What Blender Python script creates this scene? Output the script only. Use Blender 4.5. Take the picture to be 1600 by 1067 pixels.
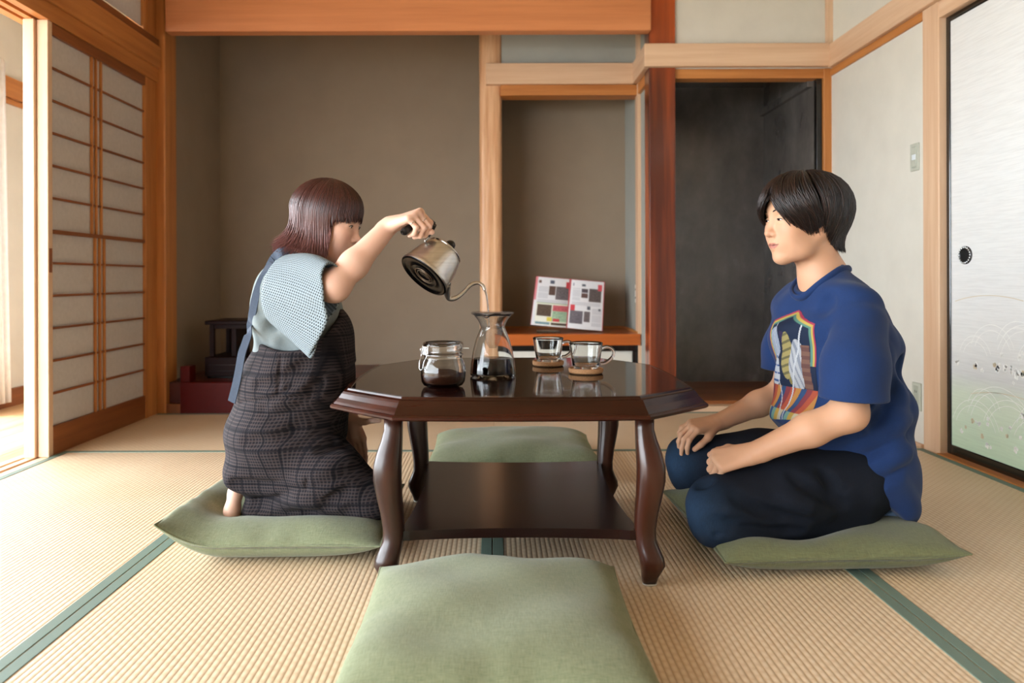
import bpy, bmesh, math, random
import numpy as np
from mathutils import Vector, Matrix

scene = bpy.context.scene
for o in list(bpy.data.objects):
    bpy.data.objects.remove(o, do_unlink=True)
COL = scene.collection
rng = random.Random(7)
nrng = np.random.RandomState(11)

# ------------------------------------------------------------------ camera
FPX, VX, VY, CH, ROLL = 1163.0, 775.0, 435.0, 0.73, 0.0030
cam_data = bpy.data.cameras.new('camera')
cam = bpy.data.objects.new('camera', cam_data)
COL.objects.link(cam)
cam_data.sensor_width = 36.0
cam_data.lens = FPX / 1600.0 * 36.0
cam_data.shift_x = (800 - VX) / 1600.0
cam_data.shift_y = -(533.5 - VY) / 1600.0
cam_data.clip_start = 0.05
cam_data.dof.use_dof = True
cam_data.dof.focus_distance = 2.05
cam_data.dof.aperture_fstop = 3.2
cam.location = (0, 0, CH)
cam.rotation_euler = (math.pi / 2, ROLL, 0)
scene.camera = cam

# ------------------------------------------------------------------ world, sun, exposure
world = bpy.data.worlds.new('World')
scene.world = world
world.use_nodes = True
wn = world.node_tree
bg = wn.nodes['Background']
bg.inputs[0].default_value = (0.86, 0.935, 1.0, 1)
bg.inputs[1].default_value = 11.5

sun_d = bpy.data.lights.new('sun', 'SUN')
sun_d.energy = 4.0
sun_d.angle = math.radians(1.5)
sun_d.color = (1.0, 0.93, 0.82)
sun = bpy.data.objects.new('sun', sun_d)
COL.objects.link(sun)
_sd = Vector((0.60, 0.12, -1.0)).normalized()
sun.rotation_euler = _sd.to_track_quat('-Z', 'Y').to_euler()

def portal(name, loc, direction, sx, sy):
    l = bpy.data.lights.new(name, 'AREA')
    l.shape = 'RECTANGLE'
    l.size, l.size_y = sx, sy
    l.cycles.is_portal = True
    o = bpy.data.objects.new(name, l)
    o.location = loc
    o.rotation_euler = Vector(direction).to_track_quat('-Z', 'Y').to_euler()
    COL.objects.link(o)
    return o
portal('window_portal', (-2.74, 0.95, 1.02), (1, 0, 0), 6.0, 2.05)

vs = scene.view_settings
vs.view_transform = 'Standard'
vs.look = 'None'
vs.exposure = 0.42
vs.gamma = 1.0
vs.use_curve_mapping = False

# ------------------------------------------------------------------ helpers
def PX(px, py, d):
    """a point of the room seen at pixel (px, py), d metres from the camera plane"""
    dx, dy = px - VX, py - VY
    x = dx - dy * ROLL
    y = dy + dx * ROLL
    return np.array([x * d / FPX, d, CH - y * d / FPX])

def lin(c):
    if isinstance(c, str):
        c = c.lstrip('#')
        c = [int(c[i:i + 2], 16) / 255 for i in (0, 2, 4)]
        return tuple((v / 12.92 if v <= 0.04045 else ((v + 0.055) / 1.055) ** 2.4) for v in c)
    return tuple(c)

MATS = {}
def nt_of(name):
    m = bpy.data.materials.new(name)
    m.use_nodes = True
    nt = m.node_tree
    return m, nt, nt.nodes['Principled BSDF']

def N(nt, t, **kw):
    n = nt.nodes.new(t)
    for k, v in kw.items():
        setattr(n, k, v)
    return n

def coords(nt, scale=(1, 1, 1), rot=(0, 0, 0), src='Object'):
    tc = N(nt, 'ShaderNodeTexCoord')
    mp = N(nt, 'ShaderNodeMapping')
    mp.inputs['Scale'].default_value = scale
    mp.inputs['Rotation'].default_value = rot
    nt.links.new(tc.outputs[src], mp.inputs[0])
    return mp.outputs[0]

def ramp(nt, fac, stops):
    r = N(nt, 'ShaderNodeValToRGB')
    e = r.color_ramp.elements
    while len(e) < len(stops):
        e.new(0.5)
    for i, (p, c) in enumerate(stops):
        e[i].position = p
        c = lin(c)
        e[i].color = (c[0], c[1], c[2], 1)
    nt.links.new(fac, r.inputs[0])
    return r.outputs[0]

def bump(nt, b, height, strength=0.2, dist=0.002):
    n = N(nt, 'ShaderNodeBump')
    n.inputs['Strength'].default_value = strength
    n.inputs['Distance'].default_value = dist
    nt.links.new(height, n.inputs['Height'])
    nt.links.new(n.outputs[0], b.inputs['Normal'])

def noise(nt, vec, scale, detail=4, rough=0.55):
    n = N(nt, 'ShaderNodeTexNoise')
    n.inputs['Scale'].default_value = scale
    n.inputs['Detail'].default_value = detail
    n.inputs['Roughness'].default_value = rough
    nt.links.new(vec, n.inputs['Vector'])
    return n.outputs[0]

def plain(name, col, rough=0.5, metal=0.0, var=0.06, nscale=30, bmp=0.0, coat=0.0, spec=0.5):
    """a plain surface with a slight mottling"""
    if name in MATS:
        return MATS[name]
    m, nt, b = nt_of(name)
    c = lin(col)
    v = coords(nt)
    f = noise(nt, v, nscale)
    nt.links.new(ramp(nt, f, [(0.3, tuple(x * (1 - var) for x in c)), (0.7, tuple(min(1, x * (1 + var)) for x in c))]), b.inputs['Base Color'])
    b.inputs['Roughness'].default_value = rough
    b.inputs['Metallic'].default_value = metal
    b.inputs['Coat Weight'].default_value = coat
    b.inputs['Coat Roughness'].default_value = 0.05
    b.inputs['Specular IOR Level'].default_value = spec
    if bmp:
        bump(nt, b, noise(nt, v, nscale * 4), bmp, 0.001)
    MATS[name] = m
    return m

def wood(name, c1, c2, axis='Z', scale=22, rough=0.45, coat=0.0, figure=0.0):
    """grain stretched along one axis"""
    key = name + axis
    if key in MATS:
        return MATS[key]
    m, nt, b = nt_of(key)
    st = 0.05
    sc = {'X': (st, 1, 1), 'Y': (1, st, 1), 'Z': (1, 1, st)}[axis]
    v = coords(nt, sc)
    f = noise(nt, v, scale, 6, 0.6)
    if figure:
        w = N(nt, 'ShaderNodeTexWave', wave_type='RINGS')
        w.inputs['Scale'].default_value = scale * 0.22
        w.inputs['Distortion'].default_value = 7.0 * figure
        w.inputs['Detail'].default_value = 3
        nt.links.new(v, w.inputs[0])
        mx = N(nt, 'ShaderNodeMath', operation='MULTIPLY_ADD')
        nt.links.new(w.outputs['Fac'], mx.inputs[0])
        mx.inputs[1].default_value = 0.45
        sc2 = N(nt, 'ShaderNodeMath', operation='MULTIPLY')
        nt.links.new(f, sc2.inputs[0]); sc2.inputs[1].default_value = 0.6
        nt.links.new(sc2.outputs[0], mx.inputs[2])
        f = mx.outputs[0]
    nt.links.new(ramp(nt, f, [(0.3, c1), (0.68, c2)]), b.inputs['Base Color'])
    b.inputs['Roughness'].default_value = rough
    b.inputs['Coat Weight'].default_value = coat
    b.inputs['Coat Roughness'].default_value = 0.06
    bump(nt, b, f, 0.12, 0.001)
    MATS[key] = m
    return m

def vcol_mat(name, rough=0.5, sss=0.0, spec=0.5, bmp=0.0):
    if name in MATS:
        return MATS[name]
    m, nt, b = nt_of(name)
    a = N(nt, 'ShaderNodeAttribute', attribute_name='Col')
    nt.links.new(a.outputs[0], b.inputs['Base Color'])
    b.inputs['Roughness'].default_value = rough
    b.inputs['Specular IOR Level'].default_value = spec
    if sss:
        b.inputs['Subsurface Weight'].default_value = sss
        b.inputs['Subsurface Radius'].default_value = (0.012, 0.005, 0.003)
        b.inputs['Subsurface Scale'].default_value = 0.6
    if bmp:
        bump(nt, b, noise(nt, coords(nt), 400), bmp, 0.0006)
    MATS[name] = m
    return m

def glass(name, tint=(1, 1, 1), rough=0.0, ior=1.36):
    if name in MATS:
        return MATS[name]
    m, nt, b = nt_of(name)
    b.inputs['Base Color'].default_value = (*tint, 1)
    b.inputs['Transmission Weight'].default_value = 1
    b.inputs['Roughness'].default_value = rough
    b.inputs['IOR'].default_value = ior
    MATS[name] = m
    return m

WL = {}
def tag(o, label=None, cat=None, group=None, kind=None):
    if label: o['label'] = label
    if cat: o['category'] = cat
    if group: o['group'] = group
    if kind: o['kind'] = kind
    return o

def empty(name, loc):
    o = bpy.data.objects.new(name, None)
    o.empty_display_size = 0.1
    o.location = loc
    COL.objects.link(o)
    WL[o.name] = Vector(loc)
    return o

def mk(name, verts, faces, mat, parent=None, smooth=False, cols=None):
    """one mesh object, given in room coordinates; a top-level one gets its origin at its base"""
    V = np.asarray(verts, dtype=np.float64).reshape(-1, 3)
    loc = np.zeros(3)
    if parent is None:
        lo, hi = V.min(0), V.max(0)
        loc = np.array([(lo[0] + hi[0]) / 2, (lo[1] + hi[1]) / 2, lo[2]])
        V = V - loc
    me = bpy.data.meshes.new(name)
    if isinstance(faces, np.ndarray):
        k = faces.shape[1]
        me.vertices.add(len(V)); me.vertices.foreach_set('co', V.ravel())
        me.loops.add(faces.size); me.loops.foreach_set('vertex_index', faces.ravel().astype(np.int32))
        me.polygons.add(len(faces))
        me.polygons.foreach_set('loop_start', np.arange(0, faces.size, k, dtype=np.int32))
        me.update(calc_edges=True)
    else:
        me.from_pydata([tuple(v) for v in V], [], faces)
        me.update()
    if smooth:
        me.polygons.foreach_set('use_smooth', np.ones(len(me.polygons), dtype=bool))
    if cols is not None:
        at = me.color_attributes.new('Col', 'FLOAT_COLOR', 'POINT')
        cc = np.ones((len(V), 4), dtype=np.float32)
        cc[:, :3] = cols
        at.data.foreach_set('color', cc.ravel())
    if isinstance(mat, (list, tuple)):
        for mm in mat: me.materials.append(mm)
    elif mat:
        me.materials.append(mat)
    o = bpy.data.objects.new(name, me)
    COL.objects.link(o)
    o.location = loc
    WL[o.name] = Vector(loc)
    if parent is not None:
        o.parent = parent
        o.matrix_parent_inverse = Matrix.Translation(-WL[parent.name])
        WL[o.name] = Vector((0, 0, 0))
    return o

def box_geo(x0, x1, y0, y1, z0, z1, bev=0.0, seg=1):
    bm = bmesh.new()
    bmesh.ops.create_cube(bm, size=1)
    for v in bm.verts:
        v.co = Vector(((x0 + x1) / 2 + v.co.x * (x1 - x0), (y0 + y1) / 2 + v.co.y * (y1 - y0), (z0 + z1) / 2 + v.co.z * (z1 - z0)))
    if bev:
        bmesh.ops.bevel(bm, geom=list(bm.edges), offset=bev, segments=seg, affect='EDGES', profile=0.6)
    bm.verts.index_update()
    V = [tuple(v.co) for v in bm.verts]
    F = [[v.index for v in f.verts] for f in bm.faces]
    bm.free()
    return V, F

def box(name, x0, x1, y0, y1, z0, z1, mat, parent=None, bev=0.002, seg=1):
    V, F = box_geo(x0, x1, y0, y1, z0, z1, bev, seg)
    return mk(name, V, F, mat, parent)

def join_geo(parts):
    V, F = [], []
    for v, f in parts:
        n = len(V)
        V += [tuple(p) for p in v]
        F += [[i + n for i in q] for q in f]
    return V, F

def lathe_geo(prof, seg=48, center=(0, 0, 0), R=None, cap0=False, cap1=False):
    V, F = [], []
    n = len(prof)
    for j in range(seg):
        a = 2 * math.pi * j / seg
        for r, z in prof:
            V.append((r * math.cos(a), r * math.sin(a), z))
    for j in range(seg):
        k = (j + 1) % seg
        for i in range(n - 1):
            F.append([j * n + i, k * n + i, k * n + i + 1, j * n + i + 1])
    if cap0: F.append([j * n for j in range(seg)][::-1])
    if cap1: F.append([j * n + n - 1 for j in range(seg)])
    A = np.array(V)
    if R is not None: A = A @ np.asarray(R).T
    A = A + np.asarray(center)
    return [tuple(p) for p in A], F

def catmull(pts, n=8):
    P = [np.asarray(p, float) for p in pts]
    P = [2 * P[0] - P[1]] + P + [2 * P[-1] - P[-2]]
    out = []
    for i in range(1, len(P) - 2):
        for k in range(n):
            t = k / n
            a, b, c, d = P[i - 1], P[i], P[i + 1], P[i + 2]
            out.append(0.5 * (2 * b + (c - a) * t + (2 * a - 5 * b + 4 * c - d) * t * t + (3 * b - a - 3 * c + d) * t ** 3))
    out.append(P[-2])
    return np.array(out)

def tube_geo(path, radii, seg=12, closed=False, flat=1.0, up=(0, 0, 1)):
    path = np.asarray(path, float)
    n = len(path)
    if np.isscalar(radii): radii = [radii] * n
    V, F = [], []
    prev = None
    for i in range(n):
        if closed:
            t = path[(i + 1) % n] - path[i - 1]
        else:
            t = path[min(i + 1, n - 1)] - path[max(i - 1, 0)]
        t = t / (np.linalg.norm(t) + 1e-12)
        if prev is None:
            u = np.asarray(up, float)
            if abs(u @ t) > 0.95: u = np.array([1.0, 0, 0])
        else:
            u = prev
        u = u - (u @ t) * t
        u /= np.linalg.norm(u) + 1e-12
        prev = u
        w = np.cross(t, u)
        for j in range(seg):
            a = 2 * math.pi * j / seg
            V.append(path[i] + radii[i] * (math.cos(a) * u * flat + math.sin(a) * w))
    for i in range(n if closed else n - 1):
        k = (i + 1) % n
        for j in range(seg):
            l = (j + 1) % seg
            F.append([i * seg + j, k * seg + j, k * seg + l, i * seg + l][::-1])
    if not closed:
        F.append(list(range(seg)))
        F.append([(n - 1) * seg + j for j in range(seg)][::-1])
    return [tuple(v) for v in V], F

def tube(name, path, radii, mat, parent=None, seg=12, closed=False, flat=1.0, up=(0, 0, 1)):
    V, F = tube_geo(path, radii, seg, closed, flat, up)
    return mk(name, V, F, mat, parent, smooth=True)

def struct(o, label, cat):
    return tag(o, label, cat, None, 'structure')

# ------------------------------------------------------------------ distance-field modelling (bodies and clothes)
def smin(a, b, k):
    h = np.clip(0.5 + 0.5 * (b - a) / k, 0, 1)
    return b * (1 - h) + a * h - k * h * (1 - h)

class Field:
    def __init__(s, lo, hi, h):
        s.lo = np.asarray(lo, float); s.h = h
        s.n = np.ceil((np.asarray(hi, float) - s.lo) / h).astype(int) + 1
        s.a = np.full(s.n, 0.06, dtype=np.float32)
    def region(s, lo, hi):
        i0 = np.clip(np.floor((lo - s.lo) / s.h).astype(int), 0, s.n)
        i1 = np.clip(np.ceil((hi - s.lo) / s.h).astype(int) + 1, 0, s.n)
        if np.any(i1 - i0 <= 0): return None, None
        ax = [(s.lo[k] + s.h * np.arange(i0[k], i1[k])).astype(np.float32) for k in range(3)]
        G = (ax[0][:, None, None], ax[1][None, :, None], ax[2][None, None, :])
        return tuple(slice(i0[k], i1[k]) for k in range(3)), G
    def put(s, sl, d, k, op):
        if op == 'add': s.a[sl] = smin(s.a[sl], d, k)
        elif op == 'sub': s.a[sl] = -smin(-s.a[sl], d, k)
        elif op == 'and': s.a[sl] = -smin(-s.a[sl], -d, k)
    def cap(s, a, b, ra, rb, k=0.015, op='add', flat=None):
        a = np.asarray(a, float); b = np.asarray(b, float)
        m = max(ra, rb) * (max(1, flat[1]) if flat else 1) + 0.045 + k
        sl, G = s.region(np.minimum(a, b) - m, np.maximum(a, b) + m)
        if sl is None: return
        ab = b - a; L = ab @ ab + 1e-12
        q = [G[i] - a[i] for i in range(3)]
        t = np.clip((q[0] * ab[0] + q[1] * ab[1] + q[2] * ab[2]) / L, 0, 1)
        e = [q[i] - t * ab[i] for i in range(3)]
        dd = e[0] ** 2 + e[1] ** 2 + e[2] ** 2
        if flat:
            n = np.asarray(flat[0], float); n = n / np.linalg.norm(n)
            en = e[0] * n[0] + e[1] * n[1] + e[2] * n[2]
            dd = dd - en ** 2 + (en / flat[1]) ** 2
        d = np.sqrt(np.maximum(dd, 0)) - (ra + (rb - ra) * t)
        s.put(sl, d, k, op)
    def chain(s, pts, rs, k=0.015, op='add', flat=None):
        for i in range(len(pts) - 1):
            s.cap(pts[i], pts[i + 1], rs[i], rs[i + 1], k, op, flat)
    def ell(s, c, r, R=None, k=0.015, op='add'):
        c = np.asarray(c, float); r = np.asarray(r, float)
        m = r.max() + 0.045 + k
        sl, G = s.region(c - m, c + m)
        if sl is None: return
        q = [G[i] - c[i] for i in range(3)]
        if R is not None:
            R = np.asarray(R)
            q = [q[0] * R[0, i] + q[1] * R[1, i] + q[2] * R[2, i] for i in range(3)]
        k0 = np.sqrt((q[0] / r[0]) ** 2 + (q[1] / r[1]) ** 2 + (q[2] / r[2]) ** 2)
        k1 = np.sqrt((q[0] / r[0] ** 2) ** 2 + (q[1] / r[1] ** 2) ** 2 + (q[2] / r[2] ** 2) ** 2) + 1e-6
        s.put(sl, k0 * (k0 - 1) / k1, k, op)
    def plane(s, p, n, k=0.005, lo=None, hi=None):
        """cut away everything on the side the normal points to"""
        p = np.asarray(p, float); n = np.asarray(n, float); n = n / np.linalg.norm(n)
        sl, G = s.region(s.lo if lo is None else np.asarray(lo, float), s.lo + s.h * s.n if hi is None else np.asarray(hi, float))
        d = (G[0] - p[0]) * n[0] + (G[1] - p[1]) * n[1] + (G[2] - p[2]) * n[2]
        s.put(sl, d, k, 'and')
    def ripple(s, fn, lo=None, hi=None):
        sl, G = s.region(s.lo if lo is None else np.asarray(lo, float), s.lo + s.h * s.n if hi is None else np.asarray(hi, float))
        s.a[sl] += fn(*G).astype(np.float32)
    def surf(s, p, step):
        """first point inside the body, walking from p by step"""
        p = np.array(p, float); step = np.array(step, float)
        for _ in range(200):
            i = np.round((p - s.lo) / s.h).astype(int)
            if np.all(i >= 0) and np.all(i < s.n) and s.a[tuple(i)] < 0: return p
            p = p + step
        return None
    def mesh(s):
        A = s.a
        for ax in range(3):
            for e in (0, -1):
                ix = [slice(None)] * 3; ix[ax] = e
                A[tuple(ix)] = np.maximum(A[tuple(ix)], 0.01)
        S = A < 0
        nx, ny, nz = A.shape
        c = np.zeros((nx - 1, ny - 1, nz - 1), np.uint8)
        offs = [(i, j, k) for i in (0, 1) for j in (0, 1) for k in (0, 1)]
        for o in offs:
            c += S[o[0]:nx - 1 + o[0], o[1]:ny - 1 + o[1], o[2]:nz - 1 + o[2]]
        act = (c > 0) & (c < 8)
        idx = np.argwhere(act)
        vid = np.full(act.shape, -1, np.int32)
        vid[act] = np.arange(len(idx))
        vals = {o: A[idx[:, 0] + o[0], idx[:, 1] + o[1], idx[:, 2] + o[2]] for o in offs}
        acc = np.zeros((len(idx), 3)); cnt = np.zeros(len(idx))
        for o in offs:
            for ax in range(3):
                if o[ax]: continue
                p = list(o); p[ax] = 1; p = tuple(p)
                va, vb = vals[o], vals[p]
                m = (va < 0) != (vb < 0)
                t = np.where(m, va / (va - vb + 1e-12 * (va == vb)), 0)
                pos = np.tile(np.array(o, float), (len(idx), 1)); pos[:, ax] += t
                acc[m] += pos[m]; cnt[m] += 1
        V = s.lo + s.h * (idx + acc / np.maximum(cnt, 1)[:, None])
        Fs = []
        for ax in range(3):
            a1, a2 = [(1, 2), (2, 0), (0, 1)][ax]
            s0 = [slice(None)] * 3; s1 = [slice(None)] * 3
            s0[ax] = slice(0, -1); s1[ax] = slice(1, None)
            m = S[tuple(s0)] != S[tuple(s1)]
            e = np.argwhere(m)
            ok = (e[:, a1] > 0) & (e[:, a2] > 0) & (e[:, a1] < A.shape[a1] - 1) & (e[:, a2] < A.shape[a2] - 1)
            e = e[ok]
            ins = S[e[:, 0], e[:, 1], e[:, 2]]
            def g(d1, d2):
                q = e.copy(); q[:, a1] -= d1; q[:, a2] -= d2
                return vid[q[:, 0], q[:, 1], q[:, 2]]
            quad = np.stack([g(1, 1), g(0, 1), g(0, 0), g(1, 0)], 1)
            quad[~ins] = quad[~ins][:, ::-1]
            Fs.append(quad)
        return V, np.concatenate(Fs)

def relax(V, F, it=2, lam=0.5):
    for _ in range(it):
        acc = np.zeros_like(V); cnt = np.zeros(len(V))
        for a, b in ((0, 1), (1, 2), (2, 3), (3, 0)):
            np.add.at(acc, F[:, a], V[F[:, b]]); np.add.at(cnt, F[:, a], 1)
            np.add.at(acc, F[:, b], V[F[:, a]]); np.add.at(cnt, F[:, b], 1)
        V = V + lam * (acc / np.maximum(cnt, 1)[:, None] - V)
    return V

def unit(v):
    v = np.asarray(v, float)
    return v / np.linalg.norm(v)
# ================================================================== THE ROOM
XL, XR, D0, DR = -1.84, 1.83, 4.05, 4.10
ZC = 2.45
YN = -2.5

# ---- materials of the room
def tatami_mat(name, axis):
    m, nt, b = nt_of(name)
    rib = 0.0135
    rot = (0, 0, 0) if axis == 'Y' else (0, 0, math.pi / 2)
    v = coords(nt, (1, 1, 1), rot)
    sep = N(nt, 'ShaderNodeSeparateXYZ'); nt.links.new(v, sep.inputs[0])
    def M(op, a, bb=None, c=None):
        n = N(nt, 'ShaderNodeMath', operation=op)
        for i, q in enumerate((a, bb, c)):
            if q is None: continue
            if isinstance(q, (int, float)): n.inputs[i].default_value = q
            else: nt.links.new(q, n.inputs[i])
        return n.outputs[0]
    col = M('DIVIDE', sep.outputs[0], rib)
    fr = M('FRACT', col)
    cell = M('FLOOR', col)
    par = M('MODULO', M('ABSOLUTE', cell), 2.0)
    # round ridge across each rib
    ridge = M('SINE', M('MULTIPLY', fr, math.pi))
    # rush stalks pass over and under: pillow along the rib, shifted on every other rib
    along = M('ADD', M('DIVIDE', sep.outputs[1], 0.026), M('MULTIPLY', par, 0.5))
    pil = M('ABSOLUTE', M('SINE', M('MULTIPLY', along, math.pi)))
    stalk = noise(nt, coords(nt, (20, 900, 1) if axis == 'Y' else (900, 20, 1)), 1.0, 2)
    h = M('MULTIPLY', M('POWER', ridge, 0.6), M('MULTIPLY_ADD', pil, 0.35, 0.65))
    h2 = M('MULTIPLY_ADD', stalk, 0.25, h)
    big = noise(nt, coords(nt, (1, 1, 1)), 3.0, 3)
    fac = M('ADD', M('MULTIPLY', h2, 0.62), M('MULTIPLY', big, 0.30))
    nt.links.new(ramp(nt, fac, [(0.30, '#bb9f7e'), (0.62, '#d2b896'), (0.9, '#e0cdb2')]), b.inputs['Base Color'])
    b.inputs['Roughness'].default_value = 0.46
    b.inputs['Specular IOR Level'].default_value = 0.5
    bump(nt, b, h2, 0.42, 0.0035)
    return m
tat_y, tat_x = tatami_mat('tatami_y', 'Y'), tatami_mat('tatami_x', 'X')

def heri_mat():
    m, nt, b = nt_of('heri')
    v = coords(nt, (1, 1, 1), (0, 0, math.radians(45)))
    ck = N(nt, 'ShaderNodeTexChecker'); ck.inputs['Scale'].default_value = 300
    nt.links.new(v, ck.inputs[0])
    ck.inputs[1].default_value = (*lin('#6f8275'), 1); ck.inputs[2].default_value = (*lin('#5f7266'), 1)
    nt.links.new(ck.outputs[0], b.inputs['Base Color'])
    b.inputs['Roughness'].default_value = 0.6
    bump(nt, b, ck.outputs[1], 0.25, 0.0006)
    return m
heri = heri_mat()

def plaster(name, col, var=0.04, rough=0.9, bscale=220, bstr=0.25):
    if name in MATS: return MATS[name]
    m, nt, b = nt_of(name)
    c = lin(col); v = coords(nt)
    f = noise(nt, v, 6, 6)
    nt.links.new(ramp(nt, f, [(0.3, tuple(x * (1 - var) for x in c)), (0.7, tuple(x * (1 + var) for x in c))]), b.inputs['Base Color'])
    b.inputs['Roughness'].default_value = rough
    b.inputs['Specular IOR Level'].default_value = 0.2
    bump(nt, b, noise(nt, v, bscale, 3), bstr, 0.0012)
    MATS[name] = m
    return m
pl_light = plaster('plaster_light', '#d6d3c8')
pl_toko = plaster('plaster_alcove', '#928270')
pl_grey = plaster('plaster_grey', '#a3a49c')
def chalk():
    m, nt, b = nt_of('plaster_black')
    v = coords(nt)
    f = noise(nt, coords(nt, (1, 1, 0.6)), 5, 8, 0.65)
    nt.links.new(ramp(nt, f, [(0.3, '#45413f'), (0.62, '#635e5a'), (0.85, '#948d87')]), b.inputs['Base Color'])
    b.inputs['Roughness'].default_value = 0.27
    b.inputs['Specular IOR Level'].default_value = 0.9
    bump(nt, b, f, 0.15, 0.003)
    return m
pl_black = chalk()

W_PALE = ('#cda583', '#e0c0a0')      # hinoki
W_ORNG = ('#a8662f', '#c98648')      # warm cedar
W_BEAM = ('#c27a4c', '#d68d5c')
W_RED = ('#4e190a', '#b3501f')
def pale(ax): return wood('wood_pale', *W_PALE, axis=ax, rough=0.5)
def orng(ax): return wood('wood_orange', *W_ORNG, axis=ax, rough=0.45)
def brown(ax): return wood('wood_brown', '#6f3d1c', '#94562a', axis=ax, rough=0.4)
def redw(ax): return wood('wood_red', *W_RED, axis=ax, scale=16, rough=0.28, coat=0.5, figure=1.0)
lacq_red = plain('lacquer_red', '#4d0b05', 0.4, coat=0.0, spec=0.12)
lacq_black = plain('lacquer_black', '#0c0a0a', 0.22, coat=0.4)

# ---- tatami floor
fl = box('floor', -1.86, 1.88, YN, 4.06, -0.12, -0.055, brown('X'), bev=0)
struct(fl, 'woven rush tatami floor with green cloth borders', 'floor')
def mat_piece(x0, x1, y0, y1, ax):
    o = box('tatami_mat', x0 + .0008, x1 - .0008, y0 + .0008, y1 - .0008, -0.055, 0.0, tat_y if ax == 'Y' else tat_x, fl, bev=0.001)
    w = 0.030
    if ax == 'Y':
        for a, b_ in ((x0 + .0015, x0 + w), (x1 - w, x1 - .0015)):
            box('cloth_border', a, b_, y0 + .001, y1 - .001, -0.03, 0.0016, heri, o, bev=0.0008)
    else:
        for a, b_ in ((y0 + .0015, y0 + w), (y1 - w, y1 - .0015)):
            box('cloth_border', x0 + .001, x1 - .001, a, b_, -0.03, 0.0016, heri, o, bev=0.0008)
YS = 3.14
xm = [XL, -0.925, -0.012, 0.901, 1.815]
mat_piece(xm[0], xm[2], YS, D0, 'X'); mat_piece(xm[2], xm[4], YS, D0, 'X')
for i in range(4): mat_piece(xm[i], xm[i + 1], 1.32, YS, 'Y')
mat_piece(xm[0], xm[2], 0.41, 1.32, 'X'); mat_piece(xm[2], xm[4], 0.41, 1.32, 'X')
for i in range(4): mat_piece(xm[i], xm[i + 1], -1.41, 0.41, 'Y')
mat_piece(xm[0], xm[2], -2.32, -1.41, 'X'); mat_piece(xm[2], xm[4], -2.32, -1.41, 'X')

# ---- ceiling
ce = box('ceiling', -3.05, 2.0, YN - .1, 5.75, ZC, ZC + .05, wood('wood_ceiling', '#c2ad8e', '#d0bd9f', axis='X'), bev=0)
struct(ce, 'wooden board ceiling', 'ceiling')

# ---- left side: thresholds, sliding paper screens, corridor
sl = empty('trim_1', (-1.93, 1.0, 0)); struct(sl, 'pale grooved wooden sill under the paper screens', 'sill')
for a, b_, zt in ((-1.982, -1.945, .0), (-1.945, -1.925, -.006), (-1.925, -1.895, .0), (-1.895, -1.873, -.006), (-1.873, -1.8405, .0)):
    box('sill_strip', a, b_, YN, 4.05, -0.06, zt, pale('Y'), sl, bev=0.0005)
hd = empty('trim_2', (-1.9, 1.0, 1.8)); struct(hd, 'orange cedar lintel with grooves over the paper screens', 'lintel')
for a, b_, zb in ((-1.985, -1.945, 1.80), (-1.945, -1.925, 1.815), (-1.925, -1.895, 1.80), (-1.895, -1.873, 1.815), (-1.873, -1.835, 1.80)):
    box('lintel_strip', a, b_, YN, 4.06, zb, 1.872, orng('Y'), hd, bev=0.001)
box('rail', -1.86, -1.817, YN, 4.05, 1.872, 1.99, orng('Y'), hd, bev=0.003)
box('upper_sill', -1.96, -1.83, YN, 4.05, 1.99, 2.035, brown('Y'), hd, bev=0.003)

paper_m, nt_, b_ = nt_of('shoji_paper')
f_ = noise(nt_, coords(nt_), 60, 5)
nt_.links.new(ramp(nt_, f_, [(0.3, '#c8c1bc'), (0.7, '#d2cbc6')]), b_.inputs['Base Color'])
b_.inputs['Roughness'].default_value = 0.9
tr_ = N(nt_, 'ShaderNodeBsdfTranslucent'); tr_.inputs[0].default_value = (0.9, 0.88, 0.84, 1)
mx_ = N(nt_, 'ShaderNodeMixShader'); mx_.inputs[0].default_value = 0.12
nt_.links.new(b_.outputs[0], mx_.inputs[1]); nt_.links.new(tr_.outputs[0], mx_.inputs[2])
nt_.links.new(mx_.outputs[0], nt_.nodes['Material Output'].inputs[0])

def shoji(name, x, y0, y1, z0, z1, label, rows=12, up=(0.35, 0.386, 0.43), lo=(0.375, 0.415, 0.455), base=0.12, split=True, edge=None):
    """paper screen whose room face is at x, running along y"""
    r = empty(name, (x - .015, (y0 + y1) / 2, z0)); struct(r, label, 'paper screen')
    t = 0.030 if not base else 0.045; sw = 0.032
    ed = edge or orng('Z')
    box('stile', x - t, x, y0, y0 + sw, z0, z1, ed, r)
    box('stile', x - t, x, y1 - sw, y1, z0, z1, orng('Z'), r)
    box('top_rail', x - t, x, y0 + sw, y1 - sw, z1 - .05, z1, brown('Y'), r)
    if base: box('kick_board', x - t + .004, x - .004, y0 + sw, y1 - sw, z0, z0 + base, brown('Y'), r)
    zb, zt = z0 + max(base, .03), z1 - .05
    hh = (zt - zb) / rows
    zs = [zb + i * hh for i in range(rows + 1)]
    mid = rows // 2
    for i in range(1, rows):
        w = .013 if (split and i == mid) else .0048
        box('muntin', x - .016, x - (.003 if w > .01 else .006), y0 + sw, y1 - sw, zs[i] - w / 1.0, zs[i] + w / 1.0 if w < .01 else zs[i] + .004, brown('Y'), r, bev=0.0008)
    for seg, offs in (((mid, rows), up), ((0, mid), lo)):
        for o in offs:
            box('muntin', x - .015, x - .005, y0 + o - .0060, y0 + o + .0060, zs[seg[0]], zs[seg[1]], orng('Z'), r, bev=0.0008)
        ys = [y0 + sw] + [y0 + o for o in offs] + [y1 - sw]
        for i in range(seg[0], seg[1]):
            for j in range(len(ys) - 1):
                box('pane', x - .0185, x - .0165, ys[j], ys[j + 1], zs[i], zs[i + 1], paper_m, r, bev=0)
    return r
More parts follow.
